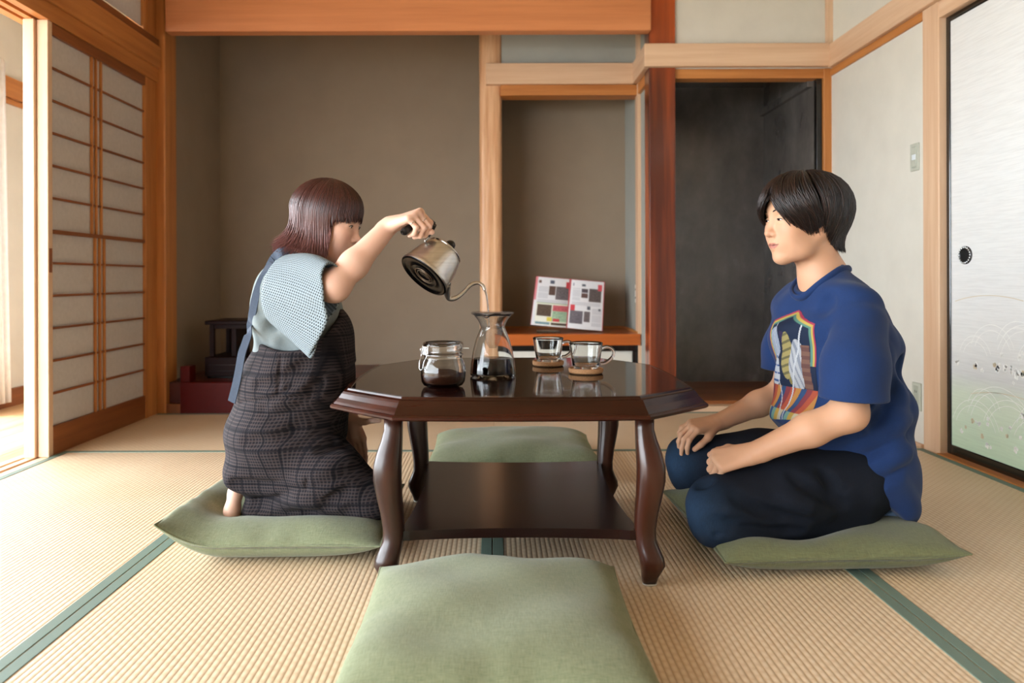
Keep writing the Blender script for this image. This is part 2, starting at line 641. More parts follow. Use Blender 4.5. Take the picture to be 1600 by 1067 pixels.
s1 = shoji('door_1', -1.8405, 3.06, 3.945, 0.0, 1.80, 'closed paper sliding screen with triple upright bars beside the alcove', edge=pale('Z'))  # sunlight on the near stile is put into its paler wood colour
box('finger_pull', -1.8405, -1.8395, 3.066, 3.086, 0.76, 0.86, brown('Z'), s1, bev=0)
s2 = shoji('door_2', -1.8885, 3.045, 3.93, 0.0, 1.80, 'second paper screen slid behind the closed one', edge=pale('Z'))  # near stile again pale in place of the sun striking it
tr = shoji('window_1', -1.85, 2.75, 3.95, 2.035, 2.42, 'small paper transom screen above the left lintel', rows=2, up=(0.62, 0.655, 0.69), lo=(0.62, 0.655, 0.69), base=0, split=False)
tr2 = shoji('window_2', -1.85, 1.55, 2.75, 2.035, 2.42, 'paper transom screen nearer the camera above the open side', rows=2, up=(0.55, 0.59, 0.63), lo=(0.55, 0.59, 0.63), base=0, split=False)
struct(box('wall_left', -1.95, -1.85, YN, 1.55, 2.035, ZC, pl_light, bev=0), 'plaster band above the left lintel', 'wall')
struct(box('trim_3', -1.96, -1.845, 3.95, 4.05, 0.0, ZC, orng('Z')), 'slim orange upright between paper screen and alcove pillar', 'pillar')
struct(box('trim_4', -1.95, -1.80, 4.052, 4.20, -0.05, ZC, orng('Z'), bev=0.005), 'orange cedar corner pillar left of the alcove', 'pillar')

# corridor
co = empty('corridor_floor', (-2.4, 1.4, -0.02)); struct(co, 'sunlit pale plank corridor floor outside the paper screens', 'floor')
ck = wood('wood_corridor', '#c79a68', '#e0bd8e', axis='Y', rough=0.35)
for i in range(8):
    box('plank', -2.92 + i * .117, -2.92 + (i + 1) * .117 - .0015, YN, 5.6, -0.06, -0.015, ck, co, bev=0.001)
wo = empty('wall_corridor', (-2.97, 4.9, 0)); struct(wo, 'beige corridor wall with orange rail seen past the screens', 'wall')
box('plaster', -3.05, -2.87, 4.10, 5.65, -0.06, ZC, pl_light, wo, bev=0)
box('rail', -2.87, -2.845, 4.10, 5.6, 1.80, 1.92, orng('Y'), wo)
box('rail', -2.87, -2.855, 4.10, 5.6, 1.765, 1.795, orng('Y'), wo)
box('baseboard', -2.87, -2.85, 4.10, 5.6, -0.015, 0.09, brown('Y'), wo)
struct(box('wall_corridor_end', -3.05, -1.9, 5.6, 5.7, -0.06, ZC, pl_light, bev=0), 'plaster wall closing the corridor', 'wall')
struct(box('wall_corridor_inner', -2.02, -1.935, 4.21, 5.6, -0.06, ZC, pl_light, bev=0), 'plaster wall on the inner side of the corridor', 'wall')
wp = empty('window_3', (-2.88, 1.0, 0)); struct(wp, 'glazed garden doors along the corridor', 'window')
for y in (-2.4, -0.8, 0.8, 2.4, 4.06):
    box('frame_post', -2.92, -2.86, y - .03, y + .03, -0.06, 2.05, pale('Z'), wp)
box('frame_head', -2.92, -2.86, YN, 4.1, 2.05, 2.12, pale('Y'), wp)
box('frame_sill', -2.92, -2.86, YN, 4.1, -0.06, -0.005, pale('Y'), wp)
struct(box('wall_corridor_upper', -2.95, -2.85, YN, 4.1, 2.12, ZC, pl_light, bev=0), 'plaster band above the garden doors', 'wall')
# curtain drawn to the end of the garden doors
cv, cf = [], []
for i in range(49):
    t = i / 48
    y = 4.03 + 0.26 * t
    x = -2.805 + 0.022 * math.sin(t * 38) + .008 * math.sin(t * 15)
    for k in range(7):
        z = 0.02 + 0.32 * k / 6 if False else 0.03 + 1.95 * k / 6
        cv.append((x + .012 * (1 - k / 6) * math.sin(t * 9 + 1), y - .05 * (k / 6), z))
for i in range(48):
    for k in range(6):
        cf.append([i * 7 + k, (i + 1) * 7 + k, (i + 1) * 7 + k + 1, i * 7 + k + 1])
cu = mk('curtain', cv, cf, plain('curtain_white', '#e6e8ea', 0.85), smooth=True)
md = cu.modifiers.new('thick', 'SOLIDIFY'); md.thickness = 0.003
tag(cu, 'white curtain drawn aside in the sunlit corridor', 'curtain')
ev = empty('added_eave', (-3.2, 1.5, 2.3)); struct(ev, 'added unseen wooden eave blocking steep sky light over the garden doors', 'roof')  # eave added out of view to hold back high sky light and sun
for i in range(3):
    box('board', -3.52 + i * .19, -3.52 + (i + 1) * .19 - .003, -3.5, 6.5, 2.30 + i * .03, 2.34 + i * .03, brown('Y'), ev, bev=0)
box('added_eave_deck', -3.54, -2.94, -3.5, 6.5, 2.43, 2.47, brown('Y'), ev, bev=0)
gr = box('ground', -14, -2.95, -12, 16, -0.6, -0.5, plain('gravel', '#a8a294', 0.95, nscale=60, bmp=0.4), bev=0)
struct(gr, 'pale garden gravel outside the corridor', 'ground')

# ---- alcove (tokonoma) on the far side
struct(box('wall_back', -2.0, 1.9, 4.92, 5.02, -0.06, ZC, pl_toko, bev=0), 'grey-brown plaster back wall of the alcove', 'wall')
struct(box('wall_alcove_left', -1.93, -1.82, 4.20, 4.92, -0.06, ZC, pl_toko, bev=0), 'grey-brown plaster side wall of the alcove', 'wall')
af = empty('floor_alcove', (-0.9, 4.5, 0)); struct(af, 'raised dark red lacquered alcove floor with front board', 'floor')
box('floor_board', -1.82, -0.0, 4.10, 4.92, 0.02, 0.163, wood('wood_alcove', '#3f150c', '#64261a', axis='X', rough=0.35, coat=0.1), af)
box('front_board', -1.72, -0.04, 4.046, 4.10, -0.055, 0.170, lacq_red, af, bev=0.003)
box('end_block', -1.72, -1.668, 4.05, 4.13, 0.170, 0.256, lacq_red, af)
box('side_strip', -1.80, -1.72, 4.06, 4.10, -0.055, 0.05, brown('Z'), af)
be = box('trim_5', -1.775, 0.838, 4.0, 4.075, 2.062, 2.34, wood('wood_beam', *W_BEAM, axis='X', rough=0.4), bev=0.004)
struct(be, 'broad orange cedar beam across the top of the alcove', 'beam')
struct(box('wall_alcove_upper', -1.86, 0.84, 4.02, 4.07, 2.34, ZC, pl_light, bev=0), 'plaster above the alcove beam', 'wall')
# natural post between alcove and shelf bay: rippled surface
pv, pf = [], []
nz_, na_ = 150, 40
for i in range(nz_ + 1):
    z = 2.45 * i / nz_
    for j in range(na_):
        a = 2 * math.pi * j / na_
        ca, sa = math.cos(a), math.sin(a)
        r = 1.0 / (abs(ca) ** 5 + abs(sa) ** 5) ** 0.2
        g = 0.0016 * math.sin(11 * a + 3.1 * math.sin(z * 2.3) + 1.6 * math.sin(z * 5.1)) + .001 * math.sin(23 * a + 5 * math.sin(z * 3.7 + 1))
        pv.append((-0.030 + (0.066 * r + g) * ca, 4.485 + (0.066 * r + g) * sa, z))
for i in range(nz_):
    for j in range(na_):
        k = (j + 1) % na_
        pf.append([i * na_ + j, i * na_ + k, (i + 1) * na_ + k, (i + 1) * na_ + j])
po = mk('trim_6', pv, pf, wood('wood_post', '#b98357', '#dcb189', axis='Z', scale=40, rough=0.4), smooth=True)
struct(po, 'pale rippled natural-grain post dividing the alcove', 'pillar')
struct(box('wall_divider', -0.085, 0.025, 4.55, 4.92, 0, ZC, pl_toko, bev=0), 'short plaster partition behind the rippled post', 'wall')

# shelf bay right of the post
struct(box('wall_bay_upper', 0.02, 0.86, 4.44, 4.50, 1.86, ZC, pl_grey, bev=0), 'grey plaster panel above the shelf bay', 'wall')
bt = empty('trim_7', (0.4, 4.4, 1.8)); struct(bt, 'pale picture rail stepping back across the shelf bay', 'rail')
box('rail', -0.056, 0.846, 4.38, 4.44, 1.874, 1.998, pale('X'), bt, bev=0.003)
box('rail', 0.808, 0.852, 4.06, 4.44, 1.874, 1.998, pale('Y'), bt, bev=0.003)
box('lintel', 0.03, 0.86, 4.40, 4.52, 1.812, 1.874, orng('X'), bt, bev=0.002)
box('lintel', 0.838, 0.862, 4.14, 4.42, 1.812, 1.874, orng('Y'), bt, bev=0.002)
struct(box('wall_bay_right', 0.855, 0.97, 4.17, 4.92, 0, ZC, pl_grey, bev=0), 'pale grey side wall of the shelf bay', 'wall')
struct(box('trim_8', 0.836, 0.862, 4.38, 4.46, 0, ZC, pale('Z')), 'thin pale corner post of the shelf bay', 'post')
struct(box('floor_bay', -0.04, 0.99, 4.04, 4.95, -0.06, -0.002, brown('X'), bev=0), 'wooden floor of the shelf bay in front of the low cupboard', 'floor')
cb = empty('low_cupboard', (0.43, 4.6, 0)); tag(cb, 'built-in low cupboard with orange wooden top under the magazine', 'cupboard')
box('top_board', 0.0, 0.848, 4.365, 4.92, 0.335, 0.402, wood('wood_shelf', '#a9541f', '#c4682a', axis='X', rough=0.3, coat=0.3), cb, bev=0.004)
box('side_rim', 0.832, 0.848, 4.40, 4.92, 0.402, 0.414, orng('Y'), cb)
box('back_rim', 0.03, 0.832, 4.905, 4.92, 0.402, 0.414, orng('X'), cb)
box('frame', 0.02, 0.848, 4.385, 4.41, 0.30, 0.335, lacq_black, cb)
box('frame', 0.02, 0.848, 4.385, 4.41, 0.0, 0.035, lacq_black, cb)
box('frame', 0.805, 0.848, 4.386, 4.41, 0.035, 0.30, lacq_black, cb)
for a, b_ in ((0.03, 0.43), (0.415, 0.805)):
    d_ = box('door', a, b_, 4.392 if a < .1 else 4.402, 4.40 if a < .1 else 4.41, 0.035, 0.30, pl_light, cb)
    V, F = lathe_geo([(0, .002), (.016, .002), (.02, 0), (.02, -.003)], 20, ((a + .05 if a < .1 else b_ - .05), 4.391 if a < .1 else 4.401, .17), np.array([[1, 0, 0], [0, 0, -1], [0, 1, 0]]))
    mk('finger_pull', V, F, lacq_black, d_, smooth=True)
# dark red wood pillar
struct(box('trim_9', 0.836, 0.981, 4.055, 4.175, -.06, ZC, redw('Z'), bev=0.006, seg=2), 'polished dark red wood pillar between shelf bay and closet', 'pillar')

# dark closet
cl_ = empty('floor_closet', (1.38, 4.5, 0)); struct(cl_, 'brown wooden floor boards of the dark closet', 'floor')
box('board', 0.98, 1.83, 4.13, 4.36, -0.05, 0.048, brown('X'), cl_)
box('board', 0.98, 1.83, 4.362, 4.60, -0.05, 0.048, brown('X'), cl_)
box('board', 0.98, 1.83, 4.602, 4.94, -0.05, 0.048, brown('X'), cl_)
box('threshold', 0.96, 1.83, 4.055, 4.128, -0.05, 0.03, pale('X'), cl_)
struct(box('wall_closet_back', 0.97, 1.77, 4.90, 4.93, -0.05, 2.0, pl_black, bev=0), 'mottled black plaster back wall of the closet', 'wall')
struct(box('wall_closet_right', 1.765, 1.83, 4.115, 4.93, -0.05, 2.0, pl_black, bev=0), 'mottled black plaster side wall of the closet', 'wall')
struct(box('wall_closet_left', 0.97, 0.985, 4.18, 4.93, -0.05, 2.0, pl_black, bev=0), 'dark plaster side wall of the closet next to the red pillar', 'wall')
struct(box('ceiling_closet', 0.96, 1.84, 4.115, 4.95, 1.98, 2.0, pl_black, bev=0), 'dark closet ceiling', 'ceiling')
struct(box('trim_10', 1.735, 1.765, 4.14, 4.90, 1.79, 1.83, pl_black), 'dark ledge along the closet side wall', 'ledge')
ct = empty('trim_11', (1.4, 4.08, 1.8)); struct(ct, 'pale picture rail and lintel over the closet opening', 'rail')
box('rail', 0.806, XR, 4.02, 4.056, 1.874, 1.998, pale('X'), ct, bev=0.003)
box('lintel', 0.98, 1.815, 4.075, 4.16, 1.822, 1.874, orng('X'), ct, bev=0.002)
struct(box('trim_12', 1.765, 1.795, 4.09, 4.125, -.06, 1.85, lacq_black), 'slim black lacquer jamb at the closet opening', 'jamb')
struct(box('trim_13', 1.797, 1.84, 4.07, 4.125, -.06, 1.874, orng('Z')), 'slim orange corner post beside the closet', 'post')
struct(box('wall_closet_upper', 0.96, 1.84, 4.075, 4.13, 1.874, ZC, pl_light, bev=0), 'beige plaster above the closet rail', 'wall')
struct(box('trim_14', 1.806, 1.84, 4.05, 4.09, 1.998, ZC, pale('Z')), 'pale corner post above the closet rail', 'post')

# ---- right side
struct(box('wall_right', 1.838, 1.93, 3.19, 4.09, -.06, 1.86, pl_light, bev=0), 'off-white plaster wall between closet and sliding door', 'wall')
struct(box('wall_right_upper', 1.838, 1.93, YN, 4.09, 1.86, ZC, pl_light, bev=0), 'off-white plaster above the right rail', 'wall')
struct(box('trim_15', XR, 1.93, 3.075, 3.19, -.06, ZC, pale('Z'), bev=0.003), 'pale pillar beside the painted sliding door', 'pillar')
rt = empty('trim_16', (1.82, 2.0, 1.8)); struct(rt, 'pale picture rail and lintel along the right wall', 'rail')
box('rail', 1.805, 1.84, YN, 4.045, 1.868, 1.992, pale('Y'), rt, bev=0.003)
box('lintel', 1.829, 1.86, 3.19, 4.07, 1.83, 1.868, orng('Y'), rt, bev=0.002)
box('lintel', 1.832, 1.93, YN, 3.075, 1.80, 1.868, pale('Y'), rt, bev=0.002)
struct(box('trim_17', 1.817, 1.93, YN, 3.075, -0.05, 0.004, orng('Y')), 'wooden sill under the painted sliding doors', 'sill')
struct(box('baseboard_right', 1.818, 1.838, 3.19, 4.05, -0.05, 0.012, pale('Y')), 'thin pale floor strip along the right wall', 'baseboard')

fus_m, nt_, b_ = nt_of('fusuma_paper')
tc_ = coords(nt_)
sp_ = N(nt_, 'ShaderNodeSeparateXYZ'); nt_.links.new(tc_, sp_.inputs[0])
nz1 = noise(nt_, coords(nt_, (1, 3, 60)), 3, 5)
wash = N(nt_, 'ShaderNodeMapRange'); wash.inputs[1].default_value = 0.05; wash.inputs[2].default_value = 0.62
nt_.links.new(sp_.outputs[2], wash.inputs[0])
c1 = ramp(nt_, wash.outputs[0], [(0.0, '#c3dcbf'), (0.38, '#cfdcc8'), (0.52, '#d2d5d4'), (0.72, '#e2e4e2'), (1.0, '#e3e5e4')])
mixc = N(nt_, 'ShaderNodeMix', data_type='RGBA', blend_type='MULTIPLY'); mixc.inputs[0].default_value = 1
nt_.links.new(c1, mixc.inputs[6])
nt_.links.new(ramp(nt_, nz1, [(0.3, (0.9, 0.9, 0.9)), (0.6, (1, 1, 1))]), mixc.inputs[7])
nt_.links.new(mixc.outputs[2], b_.inputs['Base Color'])
b_.inputs['Roughness'].default_value = 0.55
bump(nt_, b_, nz1, 0.1, 0.001)

def fusuma(name, x, y0, y1, label, pull_y):
    r = empty(name, (x + .01, (y0 + y1) / 2, 0)); struct(r, label, 'sliding door')
    z0, z1 = 0.005, 1.80
    fw = 0.024
    box('paper_panel', x + .003, x + .02, y0 + fw, y1 - fw, z0 + .04, z1 - fw, fus_m, r, bev=0)
    box('frame_stile', x - .003, x + .022, y0, y0 + fw, z0, z1, lacq_black, r, bev=.003)
    box('frame_stile', x - .003, x + .022, y1 - fw, y1, z0, z1, lacq_black, r, bev=.003)
    box('frame_rail', x - .003, x + .022, y0 + fw, y1 - fw, z1 - fw, z1, lacq_black, r, bev=.003)
    box('frame_rail', x - .003, x + .022, y0 + fw, y1 - fw, z0, z0 + .04, lacq_black, r, bev=.003)
    # oval pull: outer ring with beads, dark dish
    R = np.array([[0, 0, -1], [-1, 0, 0], [0, 1, 0]])
    S = np.diag([1, .040 / .035, 1.0])
    c = (x + .003, pull_y, .817)
    V, F = lathe_geo([(.024, .0), (.026, .006), (.031, .0075), (.036, .004), (.036, 0)], 40, (0, 0, 0), R)
    V = (np.array(V) @ S.T) + c
    h = mk('pull_ring', V, F, plain('pull_metal', '#4a4a4c', 0.35, 0.8), r, smooth=True)
    V, F = lathe_geo([(0, .001), (.018, .0015), (.025, .004)], 40, (0, 0, 0), R)
    mk('pull_dish', (np.array(V) @ S.T) + c, F, plain('pull_dark', '#2e3132', 0.4, 0.6), h, smooth=True)
    bd = []
    for i in range(18):
        a = 2 * math.pi * i / 18
        bd.append(box_geo(c[0] - .0085, c[0] - .006, c[1] + .0355 * math.cos(a) - .003, c[1] + .0355 * math.cos(a) + .003, c[2] + .031 * math.sin(a) - .003, c[2] + .031 * math.sin(a) + .003, .001))
    V, F = join_geo(bd)
    mk('pull_beads', V, F, plain('pull_silver', '#b8b8b4', 0.3, 0.9), h)
    return r
f1 = fusuma('door_3', 1.862, 2.17, 3.072, 'white sliding door with black frame painted with arcs and blossoms', 2.955)
f2 = fusuma('door_4', 1.895, 1.27, 2.19, 'second painted sliding door beyond the right edge', 1.4)
for o_ in (1.862, 1.895):
    pass
struct(box('wall_right_near', 1.83, 1.93, YN, 1.27, -.06, 1.80, plaster('plaster_dim', '#8d8272'), bev=0), 'plaster wall of the adjoining room', 'wall')
# printed arcs and blossoms
def print_on_fusuma(parent, x, y0, y1):
    pr = random.Random(5)
    parts_w, parts_g = [], []
    xs = x + .0027
    def arc(cy, cz, r, a0, a1, w):
        V, F = [], []
        n = 26
        for i in range(n + 1):
            a = a0 + (a1 - a0) * i / n
            for rr in (r - w, r + w):
                V.append((xs, cy + rr * math.cos(a), cz + rr * math.sin(a)))
        for i in range(n):
            F.append([2 * i, 2 * i + 1, 2 * i + 3, 2 * i + 2])
        return V, F
    def ok(V): return all(y0 + .03 < v[1] < y1 - .03 and v[2] > .05 for v in V)
    def blossom(cy, cz, s):
        V, F = [], []
        for p in range(5):
            a = p * 2 * math.pi / 5 + pr.random()
            n = len(V)
            for k in range(8):
                t = 2 * math.pi * k / 8
                V.append((xs, cy + s * (.55 * math.cos(a)) + s * .42 * math.cos(t), cz + s * .55 * math.sin(a) + s * .42 * math.sin(t)))
            F.append(list(range(n, n + 8)))
        return V, F
    for (cy, cz, r) in ((2.55, .40, .12), (2.62, .40, .16), (2.80, .42, .13), (2.90, .40, .10), (2.70, .12, .16), (2.76, .12, .20), (2.90, .10, .15), (2.58, .12, .13), (2.50, .14, .18), (2.42, .40, .15), (2.35, .12, .2), (2.85, .2, .1), (2.66, .45, .12)):
        for dr in (0, .022):
            g = arc(cy, cz, r - dr, .12 * math.pi, .88 * math.pi, .0009)
            if ok(g[0]): parts_w.append(g)
    for i in range(46):
        cy = 2.62 + pr.gauss(0, .11); cz = .40 + pr.gauss(0, .028)
        g = blossom(cy, cz, pr.uniform(.008, .016))
        if ok(g[0]): (parts_w if i % 6 else parts_g).append(g)
    for i in range(24):
        g = blossom(pr.uniform(2.3, 3.0), pr.choice((.13, .16, .22, .10)) + pr.gauss(0, .015), pr.uniform(.006, .014))
        if ok(g[0]): (parts_w if i % 3 else parts_g).append(g)
    for k in range(3):
        g = arc(2.7 + .1 * k, -.6 + .36 * (k % 2), .9, .42 * math.pi, .56 * math.pi, .0012)
        if ok(g[0]): parts_g.append(g)
    V, F = join_geo(parts_w); mk('printed_pattern', V, F, plain('print_white', '#f4f6f2', 0.6), parent)
    V, F = join_geo(parts_g); mk('printed_pattern', V, F, plain('print_gold', '#cdbf9f', 0.5), parent)
print_on_fusuma(f1, 1.862, 2.17, 3.072)

def wall_plate(name, y0, y1, z0, z1, label, cat, kind):
    r = empty(name, (1.838, (y0 + y1) / 2, z0)); tag(r, label, cat)
    box('plate', 1.831, 1.838, y0, y1, z0, z1, plain('plate_grey', '#b9bcae', 0.45), r, bev=.002)
    ym = (y0 + y1) / 2; zm = (z0 + z1) / 2
    box('insert', 1.8295, 1.832, ym - .017, ym + .017, z0 + .014, z1 - .014, plain('plate_insert', '#a6aa9b', 0.45), r, bev=.001)
    if kind == 'switch':
        box('label_strip', 1.8288, 1.830, ym - .015, ym + .015, zm - .012, zm + .012, plain('strip_white', '#dfe6ea', 0.4), r, bev=.0005)
        box('rocker', 1.8283, 1.830, ym - .015, ym + .015, z0 + .018, zm - .014, plain('plate_grey', '#b9bcae', 0.45), r, bev=.0008)
        box('rocker', 1.8283, 1.830, ym - .015, ym + .015, zm + .014, z1 - .018, plain('plate_grey', '#b9bcae', 0.45), r, bev=.0008)
    else:
        for zc in (zm - .022, zm + .022):
            for dy in (-.006, .006):
                box('slot', 1.8288, 1.8300, ym + dy - .0012, ym + dy + .0012, zc - .005, zc + .005, lacq_black, r, bev=0)
wall_plate('light_switch', 3.225, 3.29, 1.195, 1.315, 'grey-green light switch on the wall beside the pale pillar', 'light switch', 'switch')
wall_plate('power_outlet', 3.215, 3.28, 0.15, 0.27, 'grey-green power outlet low on the wall behind the man', 'outlet', 'outlet')
pp = empty('wall_socket', (0.855, 4.35, 0.66)); tag(pp, 'small white twin socket on the grey side wall of the shelf bay', 'outlet')
box('plate', 0.850, 0.855, 4.52, 4.56, 0.58, 0.69, plain('white_plastic', '#dcdcd6', 0.4), pp)
for zc in (.61, .66): box('slot', 0.849, 0.8505, 4.535, 4.545, zc - .006, zc + .006, lacq_black, pp, bev=0)

# ---- adjoining room behind the camera
bw = empty('wall_near', (0, -2.5, 0)); struct(bw, 'plaster wall of the adjoining room behind the camera', 'wall')
box('panel', -1.86, 1.93, -2.6, -2.5, -.05, ZC, plaster('plaster_dim', '#8d8272'), bw, bev=0)
# ================================================================== THE LOW TABLE
TCX, ZT = 0.057, 0.455
def octagon(off, hx=0.472, y0=1.690, y1=2.615, cx=0.178, cyf=0.165, cyb=0.235):
    """chamfered outline inset by off, with slightly bowed sides"""
    P = [(-hx + cx, y0), (hx - cx, y0), (hx, y0 + cyf), (hx, y1 - cyb), (hx - cx + .02, y1), (-hx + cx - .02, y1), (-hx, y1 - cyb), (-hx, y0 + cyf)]
    P = [np.array(p) for p in P]
    n = len(P); L = []
    for i in range(n):
        a, b = P[i], P[(i + 1) % n]
        t = (b - a) / np.linalg.norm(b - a)
        nn = np.array([-t[1], t[0]])
        L.append((a + nn * off, t))
    Q = []
    for i in range(n):
        (a, t), (c, u) = L[i - 1], L[i]
        s = np.linalg.solve(np.array([t, -u]).T, c - a)
        Q.append(a + t * s[0])
    # subdivide the sides with a slight bow
    out = []
    for i in range(n):
        a, b = Q[i], Q[(i + 1) % n]
        t = (b - a); l = np.linalg.norm(t); nn = np.array([t[1], -t[0]]) / l
        bow = 0.012 if i % 2 == 0 else 0.002
        for k in range(8):
            s = k / 8
            p = a + t * s + nn * bow * (1 - (2 * s - 1) ** 2)
            out.append((p[0] + TCX, p[1]))
    return out
tab_m, nt_, b_ = nt_of('table_lacquer')
v_ = coords(nt_, (0.06, 1, 1))
f_ = noise(nt_, v_, 40, 6)
nt_.links.new(ramp(nt_, f_, [(0.3, '#0e0302'), (0.7, '#190705')]), b_.inputs['Base Color'])
b_.inputs['Roughness'].default_value = 0.07
b_.inputs['Coat Weight'].default_value = 0.15
b_.inputs['Coat Roughness'].default_value = 0.02
edge_m = wood('table_edge', '#150502', '#371308', axis='X', scale=18, rough=0.24, coat=0.12)
edge_m.node_tree.nodes['Principled BSDF'].inputs['Specular IOR Level'].default_value = 0.28
leg_m = wood('table_leg', '#1b0a05', '#3a1a0e', axis='Z', scale=18, rough=0.28, coat=0.12)
shelf_m = wood('table_shelf', '#120604', '#200b08', axis='X', scale=22, rough=0.25, coat=0.05)

tb = empty('low_table', (TCX, 2.14, 0))
tag(tb, 'glossy dark brown octagonal low table with curved legs', 'table')
prof = [(0.052, ZT - .0005), (0.047, ZT), (0.042, ZT), (0.040, ZT - .004), (0.036, ZT - .006), (0.031, ZT - .007), (0.027, ZT - .012), (0.020, ZT - .022),
        (0.012, ZT - .031), (0.008, ZT - .036), (0.004, ZT - .037), (0.0, ZT - .041), (0.001, ZT - .046), (0.006, ZT - .0495), (0.03, ZT - .0505)]
V, F = [], []
rings = [octagon(o) for o, z in prof]
m_ = len(rings[0])
for r_, (o, z) in zip(rings, prof):
    V += [(p[0], p[1], z) for p in r_]
for i in range(len(prof) - 1):
    for j in range(m_):
        k = (j + 1) % m_
        F.append([i * m_ + k, i * m_ + j, (i + 1) * m_ + j, (i + 1) * m_ + k][::-1])
F.append(list(range((len(prof) - 1) * m_, len(prof) * m_))[::-1])
mk('edge_moulding', V, F, edge_m, tb)
r0 = octagon(0.0500)
V = [(p[0], p[1], ZT) for p in r0] + [(p[0], p[1], ZT - .02) for p in r0]
F = [list(range(m_))] + [[j + m_, (j + 1) % m_ + m_, (j + 1) % m_, j] for j in range(m_)]
mk('tabletop', V, F, tab_m, tb)

def leg_geo(x, y, sx, sy):
    sec = [(0.405, 0.0, .022), (.37, 0.0, .022), (.345, .003, .025), (.315, .008, .030), (.285, .012, .033), (.25, .012, .033), (.21, .008, .030), (.17, .003, .027), (.13, .000, .025),
           (.105, .001, .0245), (.085, .006, .027), (.066, .012, .029), (.050, .014, .029), (.034, .012, .024), (.018, .009, .019), (.004, .008, .0165)]
    V, F = [], []; n = 20
    for z, o, r in sec:
        for j in range(n):
            a = 2 * math.pi * j / n
            ca, sa = math.cos(a), math.sin(a)
            q = 1 / (abs(ca) ** 3.2 + abs(sa) ** 3.2) ** (1 / 3.2)
            V.append((x + sx * o * 1.1 + r * q * ca, y + sy * o * .8 + r * q * sa, z))
    for i in range(len(sec) - 1):
        for j in range(n):
            k = (j + 1) % n
            F.append([i * n + k, i * n + j, (i + 1) * n + j, (i + 1) * n + k])
    F.append(list(range(n))); F.append([(len(sec) - 1) * n + j for j in range(n)][::-1])
    return V, F
LX = ((-0.247, -1), (0.355, 1)); LY = ((1.785, -1), (2.44, 1))
for lx, sx in LX:
    for ly, sy in LY:
        V, F = leg_geo(lx, ly, sx, sy)
        lg = mk('leg', V, F, leg_m, tb, smooth=True)
        V, F = lathe_geo([(0, 0.0), (.017, 0.0), (.0175, .004), (.015, .005)], 20, (lx + sx * .0095, ly + sy * .007, 0))
        mk('foot_pad', V, F, plain('pad_white', '#c9c9c6', 0.5), lg, smooth=True)
# shelf with gently hollowed edges
V, F = [], []
n = 24
sh = []
x0, x1, y0, y1 = -0.232, 0.342, 1.775, 2.455
for (a, b, nn) in (((x0, y0), (x1, y0), (0, 1)), ((x1, y0), (x1, y1), (-1, 0)), ((x1, y1), (x0, y1), (0, -1)), ((x0, y1), (x0, y0), (1, 0))):
    for i in range(n):
        t = i / n
        c = .020 * (1 - (2 * t - 1) ** 2) if t > .06 and t < .94 else 0
        sh.append((a[0] + (b[0] - a[0]) * t + nn[0] * c, a[1] + (b[1] - a[1]) * t + nn[1] * c))
m2 = len(sh)
for z in (0.105, 0.128):
    V += [(p[0], p[1], z) for p in sh]
F = [list(range(m2))[::-1], list(range(m2, 2 * m2))] + [[j, (j + 1) % m2, (j + 1) % m2 + m2, j + m2] for j in range(m2)]
mk('lower_shelf', V, F, shelf_m, tb)
box('apron', -0.22, 0.33, 2.425, 2.45, 0.355, 0.399, leg_m, tb)
box('apron', -0.262, -0.238, 1.81, 2.42, 0.375, 0.399, leg_m, tb)
box('apron', 0.346, 0.370, 1.81, 2.42, 0.375, 0.399, leg_m, tb)

# ================================================================== FLOOR CUSHIONS
def linen(name, c1, c2):
    m, nt, b = nt_of(name)
    fx = noise(nt, coords(nt, (900, 60, 60)), 1, 2); fy = noise(nt, coords(nt, (60, 900, 60)), 1, 2)
    ad = N(nt, 'ShaderNodeMath', operation='ADD'); nt.links.new(fx, ad.inputs[0]); nt.links.new(fy, ad.inputs[1])
    hv = N(nt, 'ShaderNodeMath', operation='MULTIPLY'); nt.links.new(ad.outputs[0], hv.inputs[0]); hv.inputs[1].default_value = 0.5
    nt.links.new(ramp(nt, hv.outputs[0], [(0.33, c1), (0.66, c2)]), b.inputs['Base Color'])
    b.inputs['Roughness'].default_value = 0.85
    b.inputs['Specular IOR Level'].default_value = 0.2
    b.inputs['Sheen Weight'].default_value = 0.15
    bump(nt, b, hv.outputs[0], 0.35, 0.001)
    return m
lin_a = linen('linen_green', '#646c4e', '#84896c')
lin_b = linen('linen_olive', '#565a3c', '#737653')

